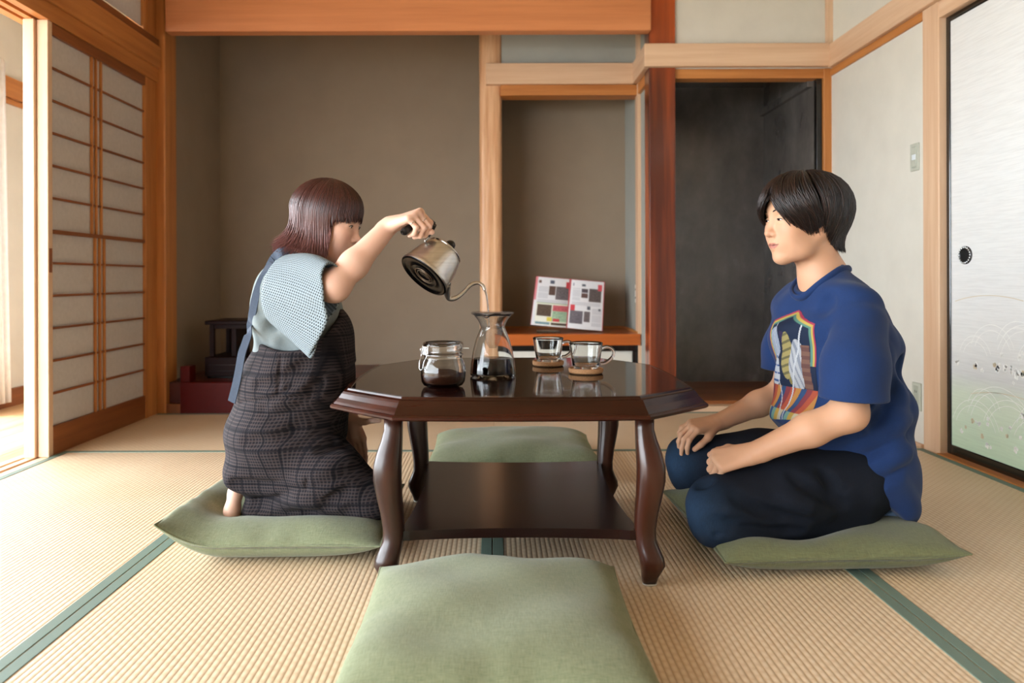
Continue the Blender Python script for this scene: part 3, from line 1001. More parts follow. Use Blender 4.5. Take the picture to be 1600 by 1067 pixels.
def cushion(name, cx, cy, sx, sy, T, mat, label, rot=0.0, zfun=None, sink=None, seedv=0):
    pr = np.random.RandomState(seedv)
    n = 44
    g = np.linspace(-1, 1, n + 1)
    g = np.sign(g) * (1 - (1 - np.abs(g)) ** 1.6)
    U, W = np.meshgrid(g, g, indexing='ij')
    prof_ = lambda t: (1 - np.abs(t) ** 3.6) ** 0.5
    f = prof_(U) * prof_(W)
    # edges pulled in between the corners
    ex = U * sx / 2 * (1 - .035 * (1 - W ** 2) * np.abs(U) ** 3)
    ey = W * sy / 2 * (1 - .035 * (1 - U ** 2) * np.abs(W) ** 3)
    edge = (1 - np.minimum(1 - np.abs(U), 1 - np.abs(W))) ** 6
    wr = np.zeros_like(U)
    for _ in range(7):
        kx, ky, ph = pr.uniform(-9, 9), pr.uniform(-9, 9), pr.uniform(0, 6)
        wr += np.sin(kx * U + ky * W + ph)
    zm = T * 0.46
    zt = zm + T * 0.54 * f + .0022 * wr * f ** .4
    puck = .004 * (np.sin(13 * U + 2 * np.sin(5 * U)) + np.sin(15 * W + 1.7 * np.sin(4 * W + 1))) * edge * (f > 0)
    zt = zt + puck * f ** .5
    zb = np.maximum(0.0015, zm - T * 0.55 * f)
    if sink is not None:
        for (su, sw_, ru, rw, dep) in sink:
            zt = zt - dep * np.exp(-((U - su) / ru) ** 2 - ((W - sw_) / rw) ** 2) * np.clip(f * 2, 0, 1)
    zt = np.maximum(zt, zb + .0005)
    c_, s_ = math.cos(rot), math.sin(rot)
    X = cx + c_ * ex - s_ * ey; Y = cy + s_ * ex + c_ * ey
    lift = zfun(U, W) if zfun is not None else 0 * U
    top = np.stack([X, Y, zt + lift], -1).reshape(-1, 3)
    bot = np.stack([X, Y, zb + lift], -1).reshape(-1, 3)
    m = n + 1
    I = np.arange(m * m).reshape(m, m)
    q = np.stack([I[:-1, :-1], I[1:, :-1], I[1:, 1:], I[:-1, 1:]], -1).reshape(-1, 4)
    F = np.concatenate([q, q[:, ::-1] + m * m])
    ring = list(I[:, 0]) + list(I[-1, 1:]) + list(I[-2::-1, -1]) + list(I[0, -2:0:-1])
    ring = np.array(ring)
    Fr = np.stack([ring, ring + m * m, np.roll(ring, -1) + m * m, np.roll(ring, -1)], -1)
    o = mk(name, np.concatenate([top, bot]), np.concatenate([F, Fr[:, ::-1]]), mat, smooth=True)
    tag(o, label, 'cushion', 'green floor cushions')
    path = (top[ring] + bot[ring]) / 2
    # the seam runs round the edge
    tube('seam', path, .0022, mat, o, seg=6, closed=True)
    return o
cushion('floor_cushion', 0.0, 1.462, 0.545, 0.56, 0.118, lin_a, 'empty green linen floor cushion in front of the table, nearest', seedv=1)
cushion('floor_cushion', 0.065, 2.93, 0.64, 0.56, 0.118, lin_a, 'empty green linen floor cushion behind the table', seedv=2)
cushion('floor_cushion', -0.584, 2.165, 0.57, 0.57, 0.112, lin_a, 'green linen floor cushion under the kneeling woman with a curled corner', rot=0.02,
        zfun=lambda U, W: .060 * np.clip((-U - .45) / .55, 0, 1) ** 2 * np.clip(1 - .35 * (W + 1) / 2, 0, 1) + .0 * W,
        sink=[(.15, .1, .8, .75, .062), (-.62, -.1, .16, .5, .02)], seedv=3)
cushion('floor_cushion', 0.838, 2.088, 0.60, 0.60, 0.105, lin_b, 'olive linen floor cushion under the kneeling man', rot=0.03,
        zfun=lambda U, W: .012 * np.clip((U - .5) / .5, 0, 1) ** 2,
        sink=[(-.30, -.46, .55, .28, .050), (-.3, .45, .5, .3, .046), (.35, 0.05, .3, .5, .042)], seedv=4)

# ================================================================== THINGS ON THE TABLE
clear = glass('clear_glass', (0.97, 0.985, 0.98))
coffee_m = plain('coffee', '#1a0603', 0.15, var=0.02, spec=0.2)
steel = None
def brushed():
    m, nt, b = nt_of('brushed_steel')
    f = noise(nt, coords(nt, (3, 3, 260)), 1, 3)
    nt.links.new(ramp(nt, f, [(0.3, '#c2bfbb'), (0.7, '#d2cfcb')]), b.inputs['Base Color'])
    b.inputs['Metallic'].default_value = 1; b.inputs['Roughness'].default_value = 0.33
    bump(nt, b, f, 0.05, 0.0005)
    return m
steel = brushed()
chrome = plain('chrome', '#c9c9c9', 0.12, 1.0, var=0.02)
blackp = plain('black_handle', '#0e0e0f', 0.35)

# carafe
cc = PX(770, 588, 2.10); cc[2] = ZT + .0008
cr = empty('coffee_carafe', tuple(cc)); tag(cr, 'hourglass glass carafe half filled with black coffee', 'carafe')
H = 0.176
outp = [(0.0, 0), (.058, 0), (.0635, .003), (.0645, .010), (.062, .035), (.0565, .070), (.048, .102), (.0385, .125), (.034, .136), (.0355, .146), (.042, .158), (.051, .169), (.0585, H)]
inn = [(max(r - .0022, 0), max(z, .003)) for r, z in outp[::-1]]
inn = [(.0563, H)] + [(r, z) for r, z in inn[1:-2]] + [(.0595, .006), (0, .004)]
V, F = lathe_geo(outp + inn, 56, cc)
gl = mk('glass_body', V, F, clear, cr, smooth=True)
cf_ = [(0, .0046), (.0585, .0066), (.0618, .011), (.0596, .035), (.0578, .0475), (.0568, .0485), (0, .0485)]
V, F = lathe_geo(cf_, 56, cc); mk('coffee', V, F, coffee_m, cr, smooth=True)
V, F = lathe_geo([(.0570, .1730), (.0592, .1730), (.0608, .1755), (.0605, .1790), (.0582, .1800), (.0560, .1785), (.0555, .175), (.050, .166), (.0405, .1545), (.030, .128), (.018, .090), (.010, .078), (.0, .077)], 56, cc)
fm, fn, fb = nt_of('steel_filter')
wv = noise(fn, coords(fn), 700, 2)
fn.links.new(ramp(fn, wv, [(0.42, '#6a645f'), (0.6, '#aaa49e')]), fb.inputs['Base Color'])
fb.inputs['Alpha'].default_value = 0.25; fb.inputs['Metallic'].default_value = 0.7; fb.inputs['Roughness'].default_value = 0.38
ft = mk('steel_filter', V, F, fm, cr, smooth=True)
# pouring lip on the near side
lp = [cc + np.array([.0607 * math.cos(a), .0607 * math.sin(a), .1765 - .010 * math.exp(-((a + 1.83) / .17) ** 2)]) + np.array([0.012 * math.cos(a), .012 * math.sin(a), 0]) * math.exp(-((a + 1.83) / .2) ** 2) * .4 for a in np.linspace(-2.5, -1.2, 26)]
tube('pouring_lip', lp, .0016, plain('dark_steel', '#3a3432', 0.25, 0.9), ft, seg=8)

# storage jar
jc = PX(692.5, 602, 1.905); jc[2] = ZT + .0008
jr = empty('glass_jar', tuple(jc)); tag(jr, 'open clip-top glass jar with ground coffee', 'jar')
jo = [(0, 0), (.040, 0), (.050, .003), (.0555, .012), (.0578, .030), (.0572, .048), (.0535, .062), (.0485, .070), (.0475, .076), (.0500, .079), (.0500, .083), (.0475, .086), (.0475, .094), (.0515, .097), (.0525, .103), (.0515, .109), (.0490, .112)]
ji = [(.0460, .1115), (.0450, .106), (.0448, .080), (.046, .070), (.0505, .060), (.0540, .048), (.0546, .030), (.0520, .014), (.046, .007), (0, .006)]
V, F = lathe_geo(jo + ji, 56, jc); mk('glass_body', V, F, clear, jr, smooth=True)
V, F = lathe_geo([(0, .0068), (.045, .0078), (.0512, .0145), (.0535, .028), (.0525, .030), (.043, .033), (.025, .039), (0, .041)], 48, jc)
Vn = np.array(V); Vn[:, 2] += np.where(Vn[:, 2] - jc[2] > .027, .0022 * np.sin(Vn[:, 0] * 400) * np.cos(Vn[:, 1] * 330), 0)
mk('ground_coffee', Vn, F, plain('ground_coffee', '#341a10', 0.95, var=0.5, nscale=400, bmp=0.9, spec=0.05), jr, smooth=True)
V, F = box_geo(jc[0] - .012, jc[0] + .011, jc[1] - .050, jc[1] - .044, jc[2] + .026, jc[2] + .031, .002)
mk('paper_tag', V, F, plain('tag_cream', '#cfae92', 0.7), jr)
wire = plain('wire_steel', '#bdbdbd', 0.25, 1.0)
for zz, rr in ((.0895, .0492), (.081, .0515)):
    tube('clasp_wire', [jc + np.array([rr * math.cos(a), rr * math.sin(a), zz]) for a in np.linspace(0, 2 * math.pi, 48, endpoint=False)], .0012, wire, jr, seg=6, closed=True)
ja = math.radians(218)
jd = np.array([math.cos(ja), math.sin(ja), 0]); jt = np.array([-jd[1], jd[0], 0]); jz = np.array([0, 0, 1.0])
for s_ in (-1, 1):
    tube('clasp_wire', catmull([jc + jd * .053 + jt * .012 * s_ + jz * .104, jc + jd * .060 + jt * .012 * s_ + jz * .096, jc + jd * .057 + jt * .013 * s_ + jz * .082, jc + jd * .064 + jt * .010 * s_ + jz * .066, jc + jd * .0665 + jt * .008 * s_ + jz * .050]), .0013, wire, jr, seg=6)
tube('clasp_lever', catmull([jc + jd * .0665 + jt * -.009 + jz * .05, jc + jd * .067 + jz * .045, jc + jd * .0665 + jt * .009 + jz * .05]), .0013, wire, jr, seg=6)
V, F = box_geo(-.014, .014, -.0012, .0012, .082, .104, .001)
Vb = np.array(V); mk('clasp_plate', jc + jd * (.0545 + Vb[:, 1:2]) + jt * Vb[:, 0:1] + jz * Vb[:, 2:3], F, wire, jr)
tube('gasket_tab', [jc + np.array([.050, -.005, .0965]), jc + np.array([.066, -.008, .0965])], [.0035, .0025], plain('gasket', '#d6d4cf', 0.6), jr, seg=8, flat=.4)

# two mugs on cork coasters
cork = plain('cork', '#a97d55', 0.85, var=0.22, nscale=260, bmp=0.5)
def mug(px, py, d, s, lab_m, lab_c):
    c = PX(px, py, d); c[2] = ZT + .0008
    V, F = lathe_geo([(0, 0), (.040 * s, 0), (.0435 * s, .003), (.0445 * s, .012), (.0435 * s, .0145), (.040 * s, .0150), (.0395 * s, .0115), (0, .0115)], 48, c)
    k = mk('cork_coaster', V, F, cork, smooth=True)
    tag(k, lab_c, 'coaster', 'cork coasters on the table')
    md_ = k.modifiers.new('edges', 'EDGE_SPLIT'); md_.split_angle = math.radians(40)
    c2 = c + np.array([0, 0, .0122])
    e = empty('glass_mug', tuple(c2)); tag(e, lab_m, 'mug', 'glass mugs on the table')
    h = .067 * s / 1.0
    po_ = [(0, 0), (.028 * s, 0), (.0315 * s, .002), (.0335 * s, .008), (.038 * s, .035), (.0425 * s, h * .93), (.0432 * s, h), (.0420 * s, h + .0008), (.0405 * s, h)]
    pi_ = [(.0395 * s, h * .93), (.0352 * s, .035), (.0312 * s, .012), (.028 * s, .0085), (0, .0075)]
    V, F = lathe_geo(po_ + pi_, 48, c2)
    mk('glass_body', V, F, clear, e, smooth=True)
    hx = [np.array([.0405 * s, -.004, h * .80]), np.array([.056 * s, -.006, h * .84]), np.array([.069 * s, -.008, h * .70]), np.array([.067 * s, -.008, h * .46]), np.array([.050 * s, -.006, h * .24]), np.array([.0365 * s, -.003, h * .20])]
    tube('handle', [c2 + p for p in catmull(hx, 6)], .0045 * s, clear, e, seg=12)
    return e
mug(856.5, 571, 2.345, 1.12, 'empty clear glass mug farther back, left of the other mug', 'round cork coaster under the farther left glass mug')
mug(915.5, 583.5, 2.155, 1.13, 'empty clear glass mug nearer the camera, right of the other mug', 'round cork coaster under the nearer right glass mug')

# ================================================================== KETTLE AND WATER
KD = 2.08
ka = unit((0.57, 0.42, 0.70))
kb = unit(np.array([1, -0.25, -0.55]) - (np.array([1, -0.25, -0.55]) @ ka) * ka)     # towards the spout
kc = np.cross(ka, kb)
KR = np.stack([kb, kc, ka], 1)
k0 = PX(660.5, 432.5, KD - .03)
kt = empty('pouring_kettle', tuple(k0)); tag(kt, 'tilted brushed steel gooseneck kettle in the hand of the woman', 'kettle')
kp = [(.076, .004), (.0775, .008), (.0765, .012), (.0735, .016), (.0725, .022), (.071, .030), (.0655, .060), (.058, .086), (.053, .098), (.0505, .100)]
V, F = lathe_geo(kp, 64, k0, KR); mk('body', V, F, steel, kt, smooth=True)
V, F = lathe_geo([(0, .006), (.020, .006), (.022, .0045), (.024, .006), (.040, .006), (.042, .0045), (.044, .006), (.066, .005), (.071, .001), (.075, .002), (.0765, .0045)], 64, k0, KR)
bs = mk('underside', V, F, plain('kettle_base', '#0b0a0b', 0.25, 0.6), kt, smooth=True)
for rr in (.021, .029):
    tube('base_ring', [k0 + KR @ np.array([rr * math.cos(a), rr * math.sin(a), .0042]) for a in np.linspace(0, 2 * math.pi, 40, endpoint=False)], .0011, plain('ring_metal', '#8c7a66', 0.3, 0.8), bs, seg=6, closed=True)
V, F = lathe_geo([(.0515, .0985), (.0535, .1005), (.0530, .1030), (.050, .1035), (.046, .1045), (.025, .1085), (.007, .1100), (0, .1102)], 56, k0, KR)
ld = mk('lid', V, F, chrome, kt, smooth=True)
V, F = lathe_geo([(0, .141), (.007, .140), (.0128, .1345), (.0148, .1275), (.0128, .1205), (.007, .1155), (.006, .1095)], 28, k0, KR)
mk('lid_knob', V, F, blackp, ld, smooth=True)
# spout leaves the lower body, rises and bends over
sp0 = k0 + KR @ np.array([.066, 0.0, .020])
spp = [sp0, PX(700, 464, KD - .005), PX(711, 466, KD + .0), PX(724, 457, KD + .01), PX(735, 445.5, KD + .015), PX(746, 442, KD + .02), PX(754, 446, KD + .02), PX(757.5, 453, KD + .02)]
pth = catmull(spp, 7)
rad = np.interp(np.linspace(0, 1, len(pth)), [0, .12, .35, .75, 1], [.013, .0085, .0062, .0050, .0046])
tube('spout', pth, rad, steel, kt, seg=14)
# handle: wire bracket, then a black grip
br = k0 + KR @ np.array([-.048, 0, .098])
hp1, hp2, hp3 = PX(670, 373, KD - .03), PX(680, 352, KD - .02), PX(672, 348, KD - .035)
hend = PX(628, 364, 1.99)
tube('bracket', catmull([br, PX(664, 377, KD - .04), PX(669, 370, KD - .03), PX(666, 365, KD - .03)], 6), .0032, chrome, kt, seg=8)
tube('grip', catmull([PX(667, 369, KD - .028), PX(674, 358, KD - .025), PX(678, 350.5, KD - .03)], 6), .0085, blackp, kt, seg=14, flat=1.25, up=(0, 1, 0))
gp = catmull([PX(677, 351, KD - .025), PX(668, 345, 2.045), PX(655, 347, 2.025), PX(642, 355, 2.008), hend], 8)
rad = np.interp(np.linspace(0, 1, len(gp)), [0, .3, .7, .85, .95, 1], [.0095, .0085, .0085, .0105, .0115, .006])
tube('grip', gp, rad, blackp, kt, seg=14)
# thin stream of water
wp_ = catmull([PX(757.3, 452, KD + .02), PX(760, 461, KD + .02), PX(762, 474, KD + .02), PX(763.5, 492, KD + .02), PX(764, 512, KD + .02)], 6)
ws = tube('water_stream', wp_, np.interp(np.linspace(0, 1, len(wp_)), [0, .3, 1], [.0034, .0026, .0018]), glass('water', (1, 1, 1), 0, 1.33), seg=10)
tag(ws, 'thin stream of water falling from the spout into the carafe', 'water')

# ================================================================== ALCOVE THINGS
# open magazine on an acrylic stand
mg = empty('open_magazine', (0.31, 4.52, 0.42)); tag(mg, 'open printed magazine with photo pages standing on the cupboard', 'magazine')
TL, TR, BR, BL = PX(838.5, 432, 4.62), PX(945, 441, 4.62), PX(941.5, 517, 4.50), PX(829.5, 507, 4.50)
def page_cols(page, u, v):
    """flat print: u to the right, v down, 0..1"""
    c = np.tile(np.array(lin('#dfe1e6')), (len(u), 1))
    def rect(u0, u1, v0, v1, col, tex=0):
        m = (u >= u0) & (u <= u1) & (v >= v0) & (v <= v1)
        cc_ = np.array(lin(col))
        k = 1.0
        if tex:
            k = 0.55 + 0.9 * (0.5 + 0.5 * np.sin(u[m] * 61 + 9 * np.sin(v[m] * 37)) * np.cos(v[m] * 53 + 4 * np.sin(u[m] * 29)))[:, None]
        c[m] = np.clip(cc_ * k, 0, 1)
    def lines(u0, u1, v0, v1, step=.022):
        m = (u >= u0) & (u <= u1) & (v >= v0) & (v <= v1) & (((v - v0) / step) % 1 < .45)
        c[m] = np.array(lin('#b6bac2'))
    if page == 0:
        rect(0, .05, 0, .48, '#d98a92'); rect(.09, .16, .07, .13, '#6d5a55', 1); lines(.10, .38, .20, .46)
        rect(.42, .54, .05, .12, '#4e5a6e', 1); rect(.40, .58, .17, .36, '#5a4640', 1); rect(.60, 1, .17, .45, '#6a6468', 1)
        rect(.88, 1, .07, .20, '#c8404a'); lines(.1, .95, .47, .53)
        rect(.08, 1, .535, .545, '#9db887'); rect(.08, 1, .545, .98, '#e6e8dc'); rect(.12, .52, .57, .80, '#584a42', 1); rect(.56, 1, .57, .68, '#c4606a', 1)
        rect(.56, 1, .69, .90, '#9fc0a4', 1); rect(.42, .55, .82, .90, '#dfd25c'); rect(.58, .78, .84, .9, '#c8404a', 1); rect(.1, .5, .92, .97, '#7596a0', 1); rect(.54, 1, .92, .97, '#4d4238', 1)
    else:
        rect(.97, 1, 0, 1, '#c97078'); rect(.08, .12, .07, .13, '#8a90a0', 1); rect(.34, .44, .08, .13, '#565c66', 1); lines(.08, .3, .17, .44)
        rect(.34, .52, .17, .26, '#4f4a52', 1); rect(.34, .52, .27, .36, '#5d4644', 1); rect(.55, .92, .16, .44, '#5c5454', 1); rect(.80, .93, .06, .20, '#cf5460')
        lines(.08, .9, .46, .52); rect(.06, .18, .52, .66, '#cf4450'); rect(.05, .42, .64, .90, '#67636c', 1); rect(.45, .62, .64, .85, '#6a6266', 1); rect(.52, .62, .53, .60, '#565c66', 1)
        lines(.66, .94, .56, .94); rect(.85, .92, .56, .61, '#5a5a62', 1)
    return c
for pg in (0, 1):
    nu, nv = 64, 84
    uu, vv = np.meshgrid(np.linspace(0, 1, nu + 1), np.linspace(0, 1, nv + 1), indexing='ij')
    s0 = (uu + pg) / 2
    base = (TL[None, None] * (1 - s0)[..., None] + TR[None, None] * s0[..., None]) * (1 - vv)[..., None] + (BL[None, None] * (1 - s0)[..., None] + BR[None, None] * s0[..., None]) * vv[..., None]
    inner = uu if pg == 0 else 1 - uu
    base[..., 1] -= .012 * np.sin(np.clip(inner, 0, 1) * math.pi) ** 1.0 - .010 * inner ** 8
    n_ = (nu + 1) * (nv + 1)
    A = base.reshape(-1, 3); B = A + np.array([0, .006, -.001])
    I = np.arange(n_).reshape(nu + 1, nv + 1)
    q = np.stack([I[:-1, :-1], I[:-1, 1:], I[1:, 1:], I[1:, :-1]], -1).reshape(-1, 4)
    rg = np.concatenate([I[:, 0], I[-1, 1:], I[-2::-1, -1], I[0, -2:0:-1]])
    fr_ = np.stack([rg, np.roll(rg, -1), np.roll(rg, -1) + n_, rg + n_], -1)
    col_ = page_cols(pg, uu.ravel(), vv.ravel())
    mk('page', np.concatenate([A, B]), np.concatenate([q, q[:, ::-1] + n_, fr_]), vcol_mat('print', 0.35), mg, cols=np.concatenate([col_, col_ * 0 + .6]))
cvp = [p + np.array([0, .0075, 0]) for p in (TL + [-.003, 0, .003], TR + [.003, 0, .003], BR + [.003, 0, -.002], BL + [-.003, 0, -.002])]
V = cvp + [p + np.array([0, .002, 0]) for p in cvp]
mk('cover', V, [[0, 3, 2, 1], [4, 5, 6, 7], [0, 1, 5, 4], [1, 2, 6, 5], [2, 3, 7, 6], [3, 0, 4, 7]], plain('cover_red', '#b5555c', 0.4), mg)
acr = glass('acrylic', (0.96, 0.97, 0.98), 0.02, 1.49)
st = empty('magazine_stand', (0.30, 4.5, .402)); tag(st, 'small clear acrylic stand holding the magazine', 'stand')
box('base_plate', .245, .385, 4.46, 4.60, .4025, .4065, acr, st, bev=.001)
box('front_lip', .245, .385, 4.46, 4.464, .4065, .426, acr, st, bev=.001)
V, F = box_geo(.245, .385, -.002, .002, 0, .19, .001)
Vb = np.array(V); yy = 4.525 + Vb[:, 2] * .42; mk('back_rest', np.stack([Vb[:, 0], yy + Vb[:, 1], .4067 + Vb[:, 2]], 1), F, acr, st)

# dark lacquer display stand in the alcove
ds = empty('display_stand', (-1.5, 4.4, .163)); tag(ds, 'dark red lacquer display stand with open legs in the alcove', 'stand')
dm = plain('lacquer_dark', '#1c0504', 0.45, coat=0.0, spec=0.12)
box('top', -1.665, -1.28, 4.25, 4.58, .470, .492, dm, ds, bev=.003)
for x in (-1.645, -1.325):
    for y in (4.27, 4.53): box('leg', x, x + .026, y, y + .026, .285, .470, dm, ds)
for x0, x1, y0, y1 in ((-1.619, -1.325, 4.272, 4.292), (-1.619, -1.325, 4.535, 4.553)):
    box('rail', x0, x1, y0, y1, .445, .470, dm, ds)
box('cross_bar', -1.53, -1.50, 4.30, 4.53, .285, .470, dm, ds)
box('box_body', -1.665, -1.28, 4.25, 4.58, .175, .285, dm, ds, bev=.003)
box('plinth', -1.655, -1.29, 4.26, 4.57, .1635, .175, lacq_black, ds)
for z in (.205, .24): box('drawer_line', -1.64, -1.305, 4.248, 4.252, z, z + .003, lacq_black, ds, bev=0)
# ================================================================== PEOPLE: shared builders
def frame(f, roll=0.0):
    f = unit(f); l = unit(np.cross((0, 0, 1), f)); u = np.cross(f, l)
    if roll:
        l, u = l * math.cos(roll) + u * math.sin(roll), u * math.cos(roll) - l * math.sin(roll)
    return np.stack([f, l, u], 1)

def head(F, c, R, s, male):
    L = lambda x, y, z: c + R @ (np.array([x, y, z]) * s)
    E = lambda p, r, k=.02, op='add': F.ell(L(*p), np.array(r) * s, R, k * s, op)
    C = lambda a, b, ra, rb, k=.012, op='add': F.cap(L(*a), L(*b), ra * s, rb * s, k * s, op)
    E((-.012, 0, .036), (.093, .074, .084))
    E((.034, 0, .036), (.060, .060, .062), .03)
    E((.038, 0, -.034), (.055, .056, .074), .03)
    jw = .058 if male else .054
    for q in (-1, 1):
        C((-.012, q * jw, -.040), (.030, q * .043, -.084), .017, .016, .03)
        C((.030, q * .043, -.084), (.067, q * .012, -.101), .016, .015, .03)
        E((.060, q * .037, -.022), (.027, .025, .024), .03)
        E((.046, q * .036, -.054), (.034, .024, .034), .03)
    E((.074, 0, -.101), (.018, .021, .016), .015)
    C((.079, -.026, .030), (.079, .026, .030), .012, .012, .02)
    E((.079, 0, -.062), (.017, .028, .024), .02)
    for q in (-1, 1):
        E((.101, q * .031, .008), (.013, .018, .011), .014, 'sub')
        E((.0775, q * .031, .0055), (.0145, .0175, .0125), .006)
    C((.087, 0, .014), (.102, 0, -.024), .0078, .0088, .012)
    E((.1055, 0, -.031), (.0130, .0118, .0108), .008)
    for q in (-1, 1):
        E((.0955, q * .0130, -.0350), (.0110, .0078, .0078), .006)
        E((.1015, q * .006, -.0415), (.004, .0035, .0025), .002, 'sub')
        C((.086, q * .022, -.0625), (.0945, q * .007, -.0590), .0042, .0055, .006)
        C((.086, q * .020, -.0690), (.0945, 0, -.0715), .0045, .0065, .006)
        C((.087, q * .024, -.0655), (.1005, 0, -.0650), .0012, .0012, .003, 'sub')
    for q in (-1, 1):
        E((-.008, q * .0745, -.004), (.018, .009, .030), .005)
        E((-.006, q * .084, .002), (.010, .006, .017), .004, 'sub')
        E((-.002, q * .076, -.028), (.008, .007, .009), .005)
    return L

def skin_colour(V, c, R, s, base, lip, flush):
    """natural skin tones: lips, cheeks, nose and ears a little redder"""
    q = (V - c) @ R / s
    col = np.tile(np.array(lin(base)), (len(V), 1))
    def blend(w, cc):
        nonlocal col
        w = np.clip(w, 0, 1)[:, None]
        col = col * (1 - w) + np.array(lin(cc)) * w
    g = lambda p, r: np.exp(-(((q - np.array(p)) / np.array(r)) ** 2).sum(1))
    for y in (-.036, .036): blend(.45 * g((.07, y, -.028), (.03, .018, .016)), flush)
    blend(.35 * g((.105, 0, -.03), (.015, .012, .012)), flush)
    for y in (-.08, .08): blend(.5 * g((-.008, y, -.004), (.03, .012, .035)), flush)
    yy = np.abs(q[:, 1])
    half = .0052 * (1 - (yy / .0245) ** 2)
    m = (q[:, 0] > .08) & (yy < .024) & (q[:, 2] < -.0655 + half * 1.35) & (q[:, 2] > -.0655 - half * 2.0)
    blend(m * .85, lip)
    ml = (q[:, 0] > .08) & (yy < .025) & (np.abs(q[:, 2] + .0655 - .0016 * (yy / .024) ** 2) < .0016)
    blend(ml * .75, '#5a2a26')
    return col

def eyes(parent, F_, R_, L, s, open_, look, lash, brow_c, brow_z=.026):
    for q in (-1, 1):
        ec, er = np.array((.0775, q * .031, .0055)), np.array((.0150, .0180, .0130))
        def on(y, z, k=1.0):
            d = max(0.02, 1 - (y / er[1]) ** 2 - (z / er[2]) ** 2)
            return L(*(ec + np.array([er[0] * math.sqrt(d) * k, y, z])))
        n, m = 28, 10
        V, F, cc = [], [], []
        zc = -.0015
        for i in range(n + 1):
            u = -1 + 2 * i / n
            zu = zc + open_ * .62 * (1 - u * u) ** .8; zl = zc - open_ * .38 * (1 - u * u)
            for j in range(m + 1):
                y = u * .0125; z = zl + (zu - zl) * j / m
                V.append(on(y, z, 1.02))
                d = math.hypot(y - look[0], (z - (zc + look[1])))
                cc.append(lin('#e9e3de') if d > .0060 else (lin('#1b0f0a') if d > .0022 else (.004, .003, .003)))
        for i in range(n):
            for j in range(m):
                F.append([i * (m + 1) + j, (i + 1) * (m + 1) + j, (i + 1) * (m + 1) + j + 1, i * (m + 1) + j + 1])
        mk('eye', V, F, vcol_mat('eye', 0.12), parent, smooth=True, cols=np.array(cc))
        up = [on(u * .0132, zc + open_ * .62 * max(0, 1 - u * u) ** .8 + .0004, 1.045) for u in np.linspace(-1, 1, 15)]
        tube('eyelash', up, np.array([.0006] + [.0012] * 13 + [.0009]) * s * lash, plain('lash', '#120a08', 0.6), parent, seg=6)
        lo = [on(u * .0120, zc - open_ * .38 * (1 - u * u) - .0003, 1.03) for u in np.linspace(-.9, .9, 11)]
        tube('eyelid_line', lo, .0004 * s, plain('lidline', '#8a5a48', 0.6), parent, seg=5)
        br = []
        for t in np.linspace(0, 1, 12):
            p = F_.surf(L(.125, q * (.014 + .028 * t), brow_z + .006 * math.sin(t * 2.4) - .003 * t), R_ @ np.array([-.0008, 0, 0]))
            br.append(p)
        br = np.array(br); br[1:-1] = (br[:-2] + br[1:-1] + br[2:]) / 3
        tube('eyebrow', br, np.array([.0014, .0020, .0024, .0025, .0024, .0023, .0021, .0019, .0017, .0014, .001, .0006]) * s, plain(brow_c[0], brow_c[1], 0.7), parent, seg=8, flat=.9)

def hand(F, w, fwd, dor, thumb_side, curls, s=1.0, spread=0.05, thumb=(0.55, 0.55, -.25), thumb2=(0.85, 0.25, -.35), wr=.026, kf=.004):
    """palm with four unequal bent fingers and a thumb; returns finger joints"""
    f = unit(fwd); d = unit(np.asarray(dor, float) - (np.asarray(dor, float) @ f) * f)
    t = np.cross(d, f) * thumb_side
    w = np.asarray(w, float)
    A = lambda x, y, z: w + s * (f * x + t * y + d * z)
    kx = (.086, .089, .084, .075); ky = (.029, .0095, -.0095, -.027)
    for x, y, r in zip(kx, ky, (.0125, .013, .0125, .0115)):
        F.cap(A(.004, y * .55, 0), A(x, y, 0), .0165 * s, r * s, .012 * s)
    F.cap(A(.02, .008, -.006), A(.07, 0, -.008), .016 * s, .013 * s, .012 * s)
    F.cap(A(-.03, 0, 0), A(.012, 0, 0), wr * s, .0225 * s, .015 * s, flat=(d, .78))
    lens = ((.043, .026, .021), (.048, .030, .022), (.044, .028, .021), (.034, .021, .018))
    rr = (.0092, .0094, .0090, .0080)
    J = []
    for i in range(4):
        p = A(kx[i], ky[i], .001); ang = 0.0; js = [p]
        cu_ = curls[i] if isinstance(curls[0], (tuple, list)) else curls
        for ph in range(3):
            ang += math.radians(cu_[ph])
            dr = unit(f * math.cos(ang) - d * math.sin(ang) + t * spread * (1.5 - i) * math.cos(ang))
            q = p + dr * lens[i][ph] * s
            F.cap(p, q, rr[i] * s * (1 - .10 * ph), rr[i] * s * (.92 - .10 * ph), kf * s)
            F.ell(p, np.array([1.04, 1.04, 1.04]) * rr[i] * s * (1 - .08 * ph), None, .004 * s)
            p = q; js.append(p)
        J.append(js)
    b0 = A(.018, .020, -.008)
    b1 = b0 + s * .044 * unit(f * thumb[0] + t * thumb[1] + d * thumb[2])
    b2 = b1 + s * .033 * unit(f * thumb2[0] + t * thumb2[1] + d * thumb2[2])
    b3 = b2 + s * .026 * unit(f * (thumb2[0] + .1) + t * (thumb2[1] - .2) + d * (thumb2[2] - .1))
    F.cap(b0, b1, .0165 * s, .0125 * s, .012 * s)
    F.cap(b1, b2, .0112 * s, .0102 * s, .005 * s); F.cap(b2, b3, .0102 * s, .0085 * s, .004 * s)
    J.append([b0, b1, b2, b3])
    return J, (f, t, d)

